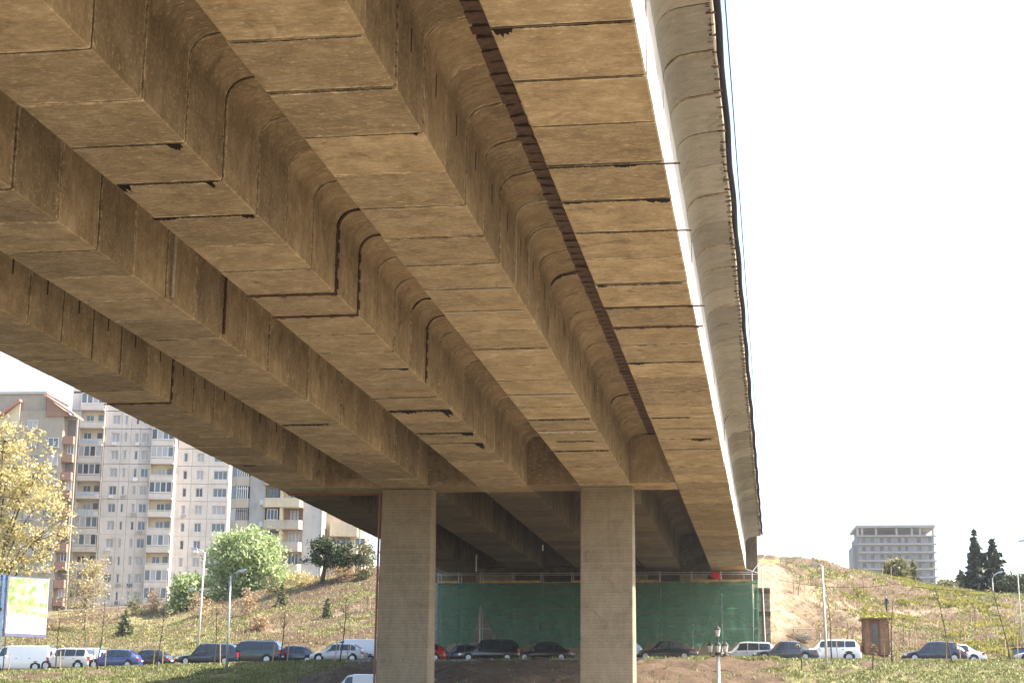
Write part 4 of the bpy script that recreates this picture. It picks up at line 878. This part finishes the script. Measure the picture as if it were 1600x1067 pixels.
def conifer(name, label, base, H, r, lmat='lf_con', bark='barkd', n_lv=16, dens=26, droop=.25, cat='tree', group=None, jag=.35, card=.35):
    root = thing(name, label, cat, base, 0, group); mb = MB().path([(0, 0, -.2), (0, 0, H*.5), (0, 0, H*.97)], [H*.022, H*.014, .01], 6); LC = []
    for i in range(n_lv):
        z = H*(.06+.90*i/n_lv); rr = r*(1-(i/n_lv)**1.1)*random.uniform(1-jag, 1+jag*.4)+.05; nb = max(4, int(8-4*i/n_lv)); ph = random.uniform(0, 6)
        for k in range(nb):
            a = ph+k*2*math.pi/nb+random.uniform(-.25, .25); ln = rr*random.uniform(.65, 1.15); q = Vector((math.cos(a)*ln, math.sin(a)*ln, z-droop*ln+random.uniform(-.1, .1)*H*.05)); p = Vector((0, 0, z))
            mb.path([p, (p+q)/2+Vector((0, 0, .08*ln)), q], [H*.006, H*.004, .008], 3)
            m_ = max(3, int(dens*ln/r)); u = rng.random(m_)**.75; c = np.array(p)+np.outer(u, np.array(q-p)); c += rng.normal(size=(m_, 3))*np.array([1, 1, .55])*.10*r*min(1, ln/(.45*r))*(1.3-u[:, None]); LC.append(c)
    part('trunk', mb, M[bark], root); LC = np.concatenate(LC); link('crown', leaves_mesh('crown', LC, card*r*.34+.05, M[lmat], 2.0), root); return root
def on(px, Y): p = at(px, 980, Y); return Vector((p.x, Y, gz(p.x, Y)))
def m_px(P, n): return n/FPX*float((RM.T @ (np.array(P)-CAM))[2])       # metres covered by n photo pixels at P
# yellow tree cut by the left edge
P = on(-30, 112); u = lambda px, py, Y=112: at(px, py, Y)-P
def el(px, py, rx, rz, ry=None, Y=112): q = u(px, py, Y); s = m_px(P+q, 1); return (q.x, q.y, q.z, rx*s, (ry or rx)*s, rz*s)
broadleaf('spring_tree', 'large tree with fresh yellow leaves cut by the left edge', P, [el(-30, 760, 80, 90), el(45, 730, 50, 65), el(60, 800, 58, 50), el(20, 860, 75, 45), el(-20, 690, 50, 40), el(25, 680, 28, 28)], 310, 10500, .165, 'lf_yel', 'bark', .28, 6.5, .34, lean=(.6, 0))
def crown(P, px, py, rx, rz, ry=None): q = at(px, py, P.y)-P; s = m_px(P+q, 1); return (q.x, q.y, q.z, rx*s, (ry or rx)*s, rz*s)
P = hit(380, 955); P = on(385, 186); broadleaf('green_tree', 'bright green leafy tree in front of the beige block', P, [crown(P, 350, 870, 30, 38), crown(P, 405, 880, 45, 48), crown(P, 425, 915, 30, 38), crown(P, 345, 920, 38, 36), crown(P, 385, 850, 32, 25)], 240, 12000, .28, 'lf_grn', 'bark', .3, 5.5, .5)
P = on(288, 183); broadleaf('green_tree', 'small bright green bush tree left of the large green tree', P, [crown(P, 290, 925, 20, 25), crown(P, 305, 905, 12, 12), crown(P, 280, 945, 15, 15)], 90, 4200, .28, 'lf_grn', 'bark', .14, 3.2, .4)
P = hit(503, 910); broadleaf('pine_tree', 'dark umbrella-shaped pine on the left hilltop', P, [crown(P, 505, 852, 18, 13), crown(P, 525, 866, 20, 10), crown(P, 489, 875, 14, 8), crown(P, 548, 875, 22, 8), crown(P, 538, 853, 10, 7), crown(P, 512, 880, 16, 7)], 120, 7000, .17, 'lf_pine', 'barkd', .26, 3.9, .26, lean=(.7, 0))
P = hit(572, 905); broadleaf('olive_tree', 'thin olive-green tree close to the left pier', P, [crown(P, 572, 865, 16, 22), crown(P, 578, 885, 12, 16)], 90, 900, .18, 'lf_bush', 'barkp', .10, 4, .3)
P = hit(132, 985); broadleaf('budding_tree', 'thin pale budding tree before the white tower', P, [crown(P, 135, 905, 34, 32), crown(P, 120, 940, 26, 30), crown(P, 150, 885, 18, 16), crown(P, 155, 935, 14, 30)], 240, 1700, .17, 'lf_bud', 'barkp', .14, 5.0, .3)
for px, py, rx, rz, mt, lb in [(240, 958, 10, 26, 'lf_org', 'tall rusty-brown dry shrub below the white tower'), (312, 965, 18, 24, 'lf_org', 'rusty dry shrub at the foot of the green tree'), (388, 960, 12, 26, 'lf_org', 'reddish twiggy shrub in front of the large green tree'), (470, 905, 22, 14, 'lf_yel', 'yellowish shrub left of the dark pine trunk'),
                               (540, 902, 24, 12, 'lf_org', 'tawny shrub right of the dark pine trunk'), (210, 962, 12, 18, 'lf_bush', 'olive shrub left of the tall rusty-brown shrub'), (60, 985, 25, 12, 'lf_org', 'low rusty shrub under the billboard panel'), (404, 985, 14, 16, 'lf_org', 'small orange-brown shrub on the bare left slope'), (425, 905, 14, 20, 'lf_bush', 'dull green shrub at the right flank of the green tree'), (565, 906, 12, 10, 'lf_bush', 'small olive shrub nearest the left pier')]:
    P = hit(px, py); s = m_px(P, 1); broadleaf('shrub', lb, P, [(0, 0, rz*s*.75, rx*s, rx*s, rz*s*.75)], 70, 420 if rx < 20 else 700, .16, mt, 'barkp', .06, rz*s*.7, .22, cat='shrub', group='shrubs on the left hill')
for px, py, h, r, lb in [(195, 995, 46, 17, 'small dark green conifer in the middle of the left lawn'), (440, 946, 38, 11, 'small conifer with long shadow right of the green tree'), (511, 966, 34, 12, 'low young conifer under the dark pine')]:
    P = hit(px, py); conifer('young_conifer', lb, P, m_px(P, h), m_px(P, r), 'lf_con', group='young conifers on the left hill', n_lv=14, dens=30)
for px, py, h, r, mt, lb, jg in [(1526, 905, 84, 36, 'lf_spr', 'tall dark spruce, the taller of two on the right skyline', .35), (1553, 905, 70, 36, 'lf_spr', 'dark spruce right beside the tallest spruce', .35), (1503, 925, 36, 26, 'lf_con', 'pale broad conifer left of the dark spruces', .3), (1533, 926, 40, 19, 'lf_con', 'pale conifer in front of the dark spruces', .3), (1428, 912, 42, 20, 'lf_con', 'light green conifer before the unfinished block', .3), (1574, 926, 32, 16, 'lf_con', 'short pale conifer right of the dark spruces', .3)]:
    p = at(px, py, 205); z = gz(p.x, 205); hh = at(px, py-h, 205).z-z; conifer('conifer', lb, (p.x, 205, z), hh, m_px(p, r), mt, group='conifers on the right hilltop', n_lv=22, dens=36, jag=jg, card=.42)
for px, py, rx, rz, mt, lb in [(1402, 890, 17, 15, 'lf_bush', 'rounded olive bush before the unfinished block'), (1586, 915, 20, 16, 'lf_pine', 'dark bushy tree at the right edge of the skyline'), (1480, 918, 12, 8, 'lf_bush', 'low olive bush at the foot of the pale conifer')]:
    p = at(px, py, 203); z = gz(p.x, 203); s = m_px(p, 1); broadleaf('bush', lb, (p.x, 203, z), [(0, 0, p.z-z, rx*s, rx*s, rz*s)], 110, 4200, .24, mt, 'barkd', .1, max(.6, p.z-z), .3, cat='bush', group='bushes on the right hilltop')
# saplings with stakes
def sapling(label, px, py, h, lean=0, Y=None, stakes=2, twig=6, buds=90, painted=False, group='staked saplings on the slopes', r=.03):
    P = on(px, Y) if Y else hit(px, py); H = m_px(P, h); dx = m_px(P, lean); root = thing('sapling', label, 'sapling', P, 0, group); rr = random.Random(int(px*7+py))
    ax = lambda k: Vector((dx*k+.05*math.sin(k*5+px), .04*math.sin(k*4), H*k)); part('trunk', MB().path([ax(k)-Vector((0, 0, .1 if k == 0 else 0)) for k in np.linspace(0, 1, 7)], [r*(1.15-.75*k) for k in np.linspace(0, 1, 7)], 5), M['barkd' if Y else 'bark'], root)
    C = []
    for i in range(twig):
        k = rr.uniform(.5, .97); a = rr.uniform(0, 6.28); ln = H*rr.uniform(.10, .24); p = ax(k); q = p+Vector((math.cos(a)*ln*.7, math.sin(a)*ln*.7, ln*.8)); part('branch', MB().path([p, (p+q)/2+Vector((0, 0, -.03)), q], [r*.45, r*.3, .006], 4), M['bark'], root); C += [np.array(p+(q-p)*rr.uniform(.3, 1.05))+rng.normal(size=3)*.07 for _ in range(max(1, buds//twig))]
    if buds: link('buds', leaves_mesh('buds', np.array(C), .085, M['lf_bud']), root)['kind'] = 'stuff'
    for i in range(stakes):
        a = (-1 if i % 2 else 1)*rr.uniform(.3, .55); hh = rr.uniform(1.2, 1.7) if stakes else 0; part('stake', MB().path([(a, rr.uniform(-.2, .2), -.1), (a+rr.uniform(-.15, .15), 0, hh)], .04, 5), M['wood'], root)
    return root
for a in [('dark slender sapling in front of the white panel van', 8, 0, 95, 5, 124.5, 1), ('thin sapling growing before the pale beige off-roader', 90, 0, 92, 4, 124.5, 1), ('tall leaning sapling before the blue hatchback', 156, 0, 112, 7, 124.2, 2), ('tall thin sapling in front of the black hatchback', 249, 0, 86, 6, 124.3, 2), ('bare sapling before the dark navy estate', 338, 0, 96, -1, 124.3, 1),
          ('dark bare sapling right of the rail-roofed off-roader', 439, 0, 92, 7, 124.3, 2), ('dark thin sapling before the silver hatchback by the pier', 533, 0, 98, 8, 124.3, 2), ('pale sapling in front of the white off-roader by the shed', 1299, 0, 92, -4, 124.3, 1), ('dark sapling right beside the wooden shed', 1391, 0, 98, 5, 124.3, 2),
          ('long leaning sapling crossing the dark hatchback at the right', 1487, 0, 118, -24, 124.3, 2), ('leaning sapling right of the white saloon', 1577, 0, 112, -21, 124.3, 2), ('short sapling low on the bank left of the tall street lamp', 1250, 0, 42, 0, 118, 0), ('short sapling low on the bank below the shed', 1362, 0, 46, 0, 117, 0)]:
    sapling(a[0], a[1], a[2], a[3], a[4], a[5], a[6], 8 if a[3] > 60 else 4, 100 if a[3] > 60 else 20, group='saplings along the bank top', r=.05)
for a in [('tiny sapling on the lawn above the white panel van', 55, 1003, 30), ('sapling with knobbly head above the beige off-roader', 132, 1012, 45), ('sapling between stakes above the black hatchback', 222, 1012, 40), ('staked sapling left of the tall twin lamp post', 302, 1010, 44), ('staked sapling above the rail-roofed off-roader', 388, 1008, 42), ('pale forked sapling on the bare left slope', 390, 985, 30),
          ('sapling with three stakes above the dark saloon', 468, 1003, 40), ('thin sapling above the silver hatchback', 546, 1006, 44), ('staked sapling on the upper left slope near the pier', 573, 955, 38), ('sapling alone on the ridge right of the viaduct', 1219, 880, 28), ('sapling between short stakes on the right ridge', 1277, 898, 34), ('sapling pair-staked on the bare right slope', 1248, 930, 28), ('large staked sapling right of the bare slope', 1350, 936, 40), ('tall-staked sapling before the unfinished block', 1385, 905, 40),
          ('ridge sapling left of the unfinished block', 1320, 888, 36), ('thin sapling on the weedy slope right of the person', 1412, 1012, 40), ('staked sapling in the yellow weeds right of the shed', 1423, 1018, 36), ('bare sapling on the weedy slope above the dark hatchback', 1525, 984, 40), ('small sapling over the roof of the dark hatchback', 1500, 1012, 40), ('sapling at the far right of the weedy slope', 1594, 1015, 45), ('sapling left of the wooden shed', 1324, 1012, 40)]:
    sapling(a[0], a[1], a[2], a[3], random.uniform(-3, 3), None, 2 if a[2] > 895 else 0, 6, 26)
# grass and weeds: counted by nobody
def tufts(name, label, n, box, dens, mat, h, blades=6):
    x = rng.uniform(box[0], box[1], n*6); y = rng.uniform(box[2], box[3], n*6); k = rng.random(n*6) < dens(x, y); x, y = x[k][:n], y[k][:n]; z = height(x, y); m_ = len(x)
    B = np.repeat(np.stack([x, y, z-.02], -1), blades, 0); N_ = len(B); B[:, :2] += rng.normal(size=(N_, 2))*.12; a = rng.uniform(0, 2*np.pi, N_); ln = h*rng.uniform(.5, 1.3, N_); wv = .018+.016*rng.random(N_)
    d = np.stack([np.cos(a), np.sin(a), 0*a], -1); sd_ = np.stack([-np.sin(a), np.cos(a), 0*a], -1); tip = B+d*(ln*.55)[:, None]+np.array([0, 0, 1])*(ln*.85)[:, None]; md = B+d*(ln*.18)[:, None]+np.array([0, 0, 1])*(ln*.55)[:, None]
    V = np.stack([B-sd_*wv[:, None]*.6, B+sd_*wv[:, None]*.6, md+sd_*wv[:, None], tip, md-sd_*wv[:, None]], 1).reshape(-1, 3)
    me = bpy.data.meshes.new(name); me.vertices.add(5*N_); me.vertices.foreach_set('co', V.astype(np.float32).ravel()); me.loops.add(5*N_); me.loops.foreach_set('vertex_index', np.arange(5*N_, dtype=np.int32)); me.polygons.add(N_); me.polygons.foreach_set('loop_start', np.arange(0, 5*N_, 5, dtype=np.int32)); me.polygons.foreach_set('loop_total', np.full(N_, 5, dtype=np.int32)); me.materials.append(M[mat]); me.update(calc_edges=True)
    o = link(name, me); tag(o, label, 'grass'); o['kind'] = 'stuff'; return o
tufts('bank_grass', 'green grass tufts covering the bank below the parked cars', 20000, (-72, 28, 103, 126.8), lambda x, y: masks(x, y)[0]*.9+.02, 'grass', .22)
tufts('hill_grass', 'short grass on the left hill', 16000, (-85, -29, 138, 176), lambda x, y: masks(x, y)[0]*.8+.03, 'grass', .18)
tufts('slope_grass', 'green grass on the right slope', 12000, (1, 30, 137.5, 198), lambda x, y: masks(x, y)[0]*.7+.04, 'grass', .22)
tufts('yellow_weeds', 'yellow-green flowering weeds on the right slope', 7500, (3, 30, 137.5, 190), lambda x, y: masks(x, y)[2]*.9+.008, 'weed', .34, 8)
tufts('dry_grass', 'dry straw-coloured grass scattered over the slopes', 14000, (-80, 30, 137.5, 190), lambda x, y: ((x < -29) | (x > 3))*.35, 'drygrass', .22)
tufts('earth_weeds', 'sparse weeds at the bank top under the viaduct', 500, (-30, 0, 124.5, 126.8), lambda x, y: (x > -6)*.9+.06, 'grass', .30)

# ------------------------------------------------------------------ lamps, wires, billboard, shed, person
def lamp(label, px, base, H, heads, r=.075, mat='galv', lean=0):
    root = thing('street_lamp', label, 'street lamp', base, 0, 'street lamps'); top_ = Vector((lean, 0, H)); part('pole', MB().path([(0, 0, -.2), (lean*.5, 0, H*.5), top_], [r, r*.8, r*.6], 8), M[mat], root, smooth=True)
    for dx, z, rise in heads:
        p = Vector((lean*z/H, 0, z)); q = p+Vector((dx*.75, 0, rise)); part('arm', MB().path([p-Vector((0, 0, .4)), p+Vector((dx*.15, 0, rise*.3)), q], .032, 6), M[mat], root, smooth=True)
        s = 1 if dx > 0 else -1
        part('lamp_head', MB().prism([(q.x-.08*s, q.z-.05), (q.x+.05*s, q.z+.09), (q.x+.45*s, q.z+.13+rise*.12), (q.x+.62*s, q.z+.05+rise*.12), (q.x+.45*s, q.z-.06)], 'y', q.y-.12, q.y+.12), M['galv'], root)
P = hit(309, 1014); Ht = at(320, 862, P.y).z-P.z; lamp('tall pale twin-headed lamp post rising beside the green tree', 309, P, Ht, [(-.9, Ht, .25), (-.8, at(312, 930, P.y).z-P.z, .5)], .11, 'wpipe', at(320, 862, P.y).x-P.x)
P = on(357, 118); Ht = at(357, 900, 118).z-P.z; lamp('grey lamp post with head to the right, in front of the navy estate', 357, P, Ht, [(.75, Ht, .35)], .095)
P = on(1290, 119); Ht = at(1288, 884, 119).z-P.z; lamp('pale lamp post in front of the white off-roader', 1290, P, Ht, [(-.25, Ht, .1)], .10, 'wpipe', -.1)
P = hit(1598, 1012); Ht = at(1595, 850, P.y).z-P.z; lamp('tall thin lamp post at the right edge of the picture', 1598, P, Ht, [(.3, Ht, .25)], .06, 'wpipe', -.1)
p = at(1552, 930, 200); z = gz(p.x, 200); Ht = at(1552, 902, 200).z-z; lamp('curved lamp post before the dark spruces', 1552, (p.x, 200, z), Ht, [(.8, Ht, .55)], .09, 'wpipe')
P = hit(184, 962); Ht = at(184, 938, P.y).z-P.z; lamp('small white two-headed lamp post below the white tower', 184, P, Ht, [(.9, Ht, .35), (.5, Ht-.7, .3)], .05, 'wpipe')
# classical five-armed lantern
P = on(1121, 98); Hs = at(1120, 1022, 98).z-P.z; lr = thing('lantern_post', 'old-style stone lamp post with four grouped lanterns', 'street lamp', P)
sh = [(.30, -.3), (.30, .35), (.22, .42), (.20, .6)]; part('plinth', MB().lathe(sh, n=16), M['pierc'], lr, smooth=30)
m2 = MB(); nfl = 20; prof = [(.145, .6), (.12, Hs*.55), (.10, Hs-.05)]
for (r0, z0), (r1, z1) in zip(prof[:-1], prof[1:]):
    for k in range(nfl):
        a0, a1 = 2*math.pi*k/nfl, 2*math.pi*(k+1)/nfl; f0 = 1 if k % 2 else .88; f1 = .88 if k % 2 else 1
        m2.quad((r0*f0*math.cos(a0), r0*f0*math.sin(a0), z0), (r0*f1*math.cos(a1), r0*f1*math.sin(a1), z0), (r1*f1*math.cos(a1), r1*f1*math.sin(a1), z1), (r1*f0*math.cos(a0), r1*f0*math.sin(a0), z1))
part('shaft', m2, M['wpipe'], lr); part('capital', MB().lathe([(.10, Hs-.05), (.17, Hs+.02), (.17, Hs+.08), (.07, Hs+.14)], n=12), M['barkd'], lr, smooth=40)
M['frost'] = plain('frosted_lantern_glass', (.62, .58, .52), .35)
for dx, dy, dz, nm in ((-.42, 0, .12, 0), (.42, 0, .12, 0), (.03, -.42, .10, 0), (0, .0, .98, 1)):
    c = Vector((dx, dy, Hs+dz))
    if nm: part('stem', MB().tube((0, 0, Hs+.1), (0, 0, c.z), .03, n=6), M['blackp'], lr)
    else: part('arm', MB().path([(0, 0, Hs+.02), (dx*.6, dy*.6, Hs-.12), (dx, dy, Hs-.05), (dx, dy, c.z)], .03, 6), M['blackp'], lr)
    lt = part('lantern', MB().lathe([(.06, 0), (.10, .03), (.165, .36)], c, 6), M['frost'], lr); part('lantern_cap', MB().lathe([(.19, .36), (.17, .42), (.06, .54), (.03, .60), (.02, .68), (.001, .70)], c, 6), M['blackp'], lt); part('lantern_base', MB().lathe([(.001, -.05), (.07, -.03), (.07, 0.0)], c, 8), M['blackp'], lt)
    m3 = MB()
    for k in range(6): a = k*math.pi/3; m3.tube(c+Vector((.10*math.cos(a), .10*math.sin(a), .03)), c+Vector((.168*math.cos(a), .168*math.sin(a), .36)), .010, n=4)
    part('lantern_bars', m3, M['blackp'], lt)
# overhead wires
def wire(label, pts, r=.018): 
    P_ = []
    for a, c in zip(pts[:-1], pts[1:]):
        for k in np.linspace(0, 1, 12)[:-1]: q = a.lerp(c, k); P_.append(q-Vector((0, 0, .9*4*k*(1-k)*.5)))
    P_.append(pts[-1]); tag(part('overhead_wire', MB().path(P_, r, 4), M['cable'], None), label, 'wire', 'overhead wires')
wire('thin overhead wire between the billboard and the twin lamp post', [at(60, 950, 128), at(312, 925, 150)]); wire('overhead wire running past the dark pine to the pier', [at(312, 925, 150), at(472, 876, 150), at(590, 835, 146)]); wire('overhead wire low across the right slope', [at(1215, 905, 141), at(1400, 912, 141), at(1640, 916, 141)])
# billboard
A, B = at(14, 903, 106), at(76, 908, 108); ang = math.atan2(B.y-A.y, B.x-A.x); Wd = (Vector((B.x, B.y, 0))-Vector((A.x, A.y, 0))).length; zt_, zb_ = at(14, 900, 106).z, at(10, 990, 106).z; Hb = zt_-zb_
bl = thing('billboard', 'green and white lightbox billboard on blue posts', 'billboard', (A.x, A.y, zb_), ang)
M['bblue'] = plain('billboard_blue_steel', (.07, .13, .24), .5, .2); M['bframe'] = plain('billboard_frame', (.12, .12, .22), .5)
part('case', MB().box(-.06, Wd+.06, .012, .30, -.12, Hb+.03), M['bframe'], bl)
mp, t, b = nodes('poster_print'); tc = N(t, 'TexCoord'); sx = N(t, 'SeparateXYZ'); L(t, tc.outputs['Generated'], sx.inputs[0]); zv, xv = sx.outputs[2], sx.outputs[0]
blob = noise(t, scaled(t, tc.outputs['Object'], (1, 1, 1)), 2.2, 5, .6, .6); gcol = ramp(t, blob, [(.36, (.10, .42, .05)), (.5, (.35, .62, .16)), (.62, (.72, .78, .45)), (.72, (.80, .70, .12))])
scr = ramp(t, noise(t, tc.outputs['Object'], 9, 3, .7, 1.5), [(.33, (1, 1, 1)), (.37, (0, 0, 0))]); inx = math_(t, 'MULTIPLY', math_(t, 'LESS_THAN', math_(t, 'ABSOLUTE', math_(t, 'SUBTRACT', xv, .33)), .27), math_(t, 'LESS_THAN', math_(t, 'ABSOLUTE', math_(t, 'SUBTRACT', zv, .66)), .22))
c1 = mixc(t, math_(t, 'MULTIPLY', scr, inx), gcol, (.05, .12, .10)); hl = math_(t, 'MULTIPLY', math_(t, 'LESS_THAN', math_(t, 'ABSOLUTE', math_(t, 'SUBTRACT', xv, .80)), .09), math_(t, 'GREATER_THAN', zv, .58)); c1 = mixc(t, hl, c1, (.8, .8, .78))
c1 = mixc(t, math_(t, 'LESS_THAN', zv, .30), c1, (.8, .8, .8)); L(t, c1, b.inputs['Base Color']); b.inputs['Roughness'].default_value = .35
part('poster', MB().box(.04, Wd-.04, 0, .010, .08, Hb-.05), mp, bl); part('edge_trim', MB().box(Wd-.03, Wd+.03, -.03, .011, -.08, Hb), M['wpipe'], bl); part('sill', MB().box(-.06, Wd+.03, -.10, .011, -.13, .06), M['bframe'], bl)
for x in (-.30, -.62): part('post', MB().box(x-.09, x+.09, .05, .23, gz(A.x, A.y)-zb_-.3, Hb+.12), M['bblue'], bl)
for z in (.2, Hb*.5, Hb-.15): part('bracket', MB().box(-.53, -.061, .10, .16, z, z+.06), M['bblue'], bl)
part('spotlight', MB().lathe([(.001, -.12), (.07, -.1), (.10, .1), (.001, .12)], (-.42, -.05, Hb*.42), 8), M['blackp'], bl)
# shed
P = hit(1372, 1016); P = Vector((at(1350, 1000, 143).x, 142.6, gz(at(1372, 1000, 143).x, 143)-.15)); sw = 1.95; hs = at(1350, 968, 143).z-P.z
shd = thing('wooden_shed', 'small brown wooden shed with grassy roof at the foot of the right slope', 'shed', P, R_(4))
mbw = MB().box(0, .02, .02, 1.7, 0, .17); nb = int(hs/.18)
for i in range(nb):
    for xa, xb in ((0, .50), (1.22, sw)): part('wall_board', MB().box(xa, xb, -.02+.01*(i % 2), .05, i*hs/nb, (i+1)*hs/nb-.02), M['shedwood'], shd)
part('frame', MB().box(.02, sw-.02, .051, 1.75, 0, hs), M['shedtrim'], shd); dr = part('door', MB().box(.53, 1.19, .0, .05, .02, hs-.12), M['shedtrim'], shd); part('door_glass', MB().box(.66, 1.06, -.012, -.001, .9, hs-.4), M['glassd'], dr); part('handle', MB().box(.57, .61, -.03, -.001, .95, 1.12), M['galv'], dr)
for x in (-.02, .46, 1.20, sw-.03): part('corner_post', MB().box(x, x+.07, -.045, -.021 if x in (.46, 1.20) else .05, 0, hs), M['shedtrim'], shd)
rf = part('roof', MB().box(-.15, sw+.25, -.25, 2.0, hs+.002, hs+.12), M['shedtrim'], shd); n = 700; C = np.stack([rng.uniform(-.15, sw+.2, n), rng.uniform(-.2, 1.9, n), hs+.14+rng.random(n)*.14], -1); o = link('roof_grass', leaves_mesh('roof_grass', C, .13, M['weed']), rf); o['kind'] = 'stuff'
# pile of timber
P = hit(1255, 1003); tp_ = thing('timber_pile', 'heap of pale sawn timber at the foot of the bare slope', 'timber', P)
for i in range(16): a = random.uniform(-.8, .8); ln = random.uniform(.7, 1.3); c = Vector((random.uniform(-.6, .6), random.uniform(-.3, .3), .1+.07*(i % 7))); d = Vector((math.cos(a), random.uniform(-.2, .2), math.sin(a)*.35))*ln; part('timber', MB().path([c-d*.5, c+d*.5], .05, 4), M['mortar'], tp_)
part('timber', MB().tube((-.8, -.2, .95), (.95, -.2, .93), .04, n=5), M['mortar'], tp_); part('timber', MB().tube((-.75, -.2, 0), (-.75, -.2, .97), .04, n=5), M['wood'], tp_)
P = hit(1290, 1008); ps = thing('post_bundle', 'short yellow posts standing beside the white off-roader', 'posts', P)
for x in (-.45, -.1, .2): part('post', MB().tube((x, 0, -.1), (x+.04, 0, random.uniform(.8, 1.2)), .07, n=6), M['mortar'], ps)
# person walking on the slope
P = hit(1386, 960); Hp = 1.72
J = dict(pel=(0, 0, .92), sp=(0, 0, 1.15), ch=(.02, 0, 1.36), nk=(.04, 0, 1.50), hd=(.07, 0, 1.60), ht=(.07, 0, 1.70), hl=(0, .09, .88), kl=(.10, .10, .50), al=(.02, .10, .08), tl=(.16, .11, .03), hr=(0, -.09, .88), kr=(-.04, -.10, .48), ar=(-.18, -.10, .10), tr=(-.06, -.11, .03),
         sl_=(.0, .19, 1.42), el_=(-.10, .25, 1.16), wl=(-.02, .24, .94), fl=(.02, .23, .86), sr=(.0, -.19, 1.42), er=(.06, -.25, 1.16), wr=(.20, -.22, 1.0), fr=(.26, -.21, .95))
RA = dict(pel=.155, sp=.15, ch=.165, nk=.06, hd=.10, ht=.075, hl=.10, kl=.07, al=.05, tl=.045, hr=.10, kr=.07, ar=.05, tr=.045, sl_=.075, el_=.055, wl=.04, fl=.035, sr=.075, er=.055, wr=.04, fr=.035)
ED = [('pel', 'sp'), ('sp', 'ch'), ('ch', 'nk'), ('nk', 'hd'), ('hd', 'ht'), ('pel', 'hl'), ('hl', 'kl'), ('kl', 'al'), ('al', 'tl'), ('pel', 'hr'), ('hr', 'kr'), ('kr', 'ar'), ('ar', 'tr'), ('ch', 'sl_'), ('sl_', 'el_'), ('el_', 'wl'), ('wl', 'fl'), ('ch', 'sr'), ('sr', 'er'), ('er', 'wr'), ('wr', 'fr')]
ks = list(J); me = bpy.data.meshes.new('person'); me.from_pydata([J[k] for k in ks], [(ks.index(a), ks.index(c)) for a, c in ED], []); ob = bpy.data.objects.new('person_tmp', me); COL.objects.link(ob)
ob.modifiers.new('skin', 'SKIN'); sub = ob.modifiers.new('sub', 'SUBSURF'); sub.levels = 2
for i, k in enumerate(ks): me.skin_vertices[0].data[i].radius = (RA[k], RA[k]); me.skin_vertices[0].data[i].use_root = k == 'pel'
dg = bpy.context.evaluated_depsgraph_get(); pm_ = bpy.data.meshes.new_from_object(ob.evaluated_get(dg)); bpy.data.objects.remove(ob)
pm_.materials.clear()
for mm in (plain('dark_trousers', (.025, .025, .03), .9), plain('charcoal_jacket', (.06, .065, .08), .85), plain('skin', (.42, .26, .19), .6), plain('grey_cap', (.30, .30, .31), .9)): pm_.materials.append(mm)
for f in pm_.polygons:
    z, y = f.center.z, abs(f.center.y); f.material_index = 3 if z > 1.63 else 2 if z > 1.49 or (z < .95 and y > .19 and z > .8) else 1 if z > .86 or y > .2 else 0
pm_.shade_smooth(); tag(link('person', pm_, None, P, (0, 0, R_(200))), 'person in dark clothes and grey cap walking across the right slope', 'person')

# ------------------------------------------------------------------ thin spring haze
hm = bpy.data.materials.new('haze_air'); hm.use_nodes = True; t = hm.node_tree; t.nodes.remove(t.nodes['Principled BSDF'])
pvn = N(t, 'VolumePrincipled'); pvn.inputs['Color'].default_value = (.95, .95, .95, 1); pvn.inputs['Density'].default_value = HAZE; pvn.inputs['Anisotropy'].default_value = .2
L(t, pvn.outputs[0], t.nodes['Material Output'].inputs['Volume'])
if HAZE > 0:
    hz = part('haze', MB().box(-1600, 1600, -700, 2900, -12, 140), hm, None); hz['kind'] = 'stuff'; tag(hz, 'thin pale haze over the whole scene', 'haze')
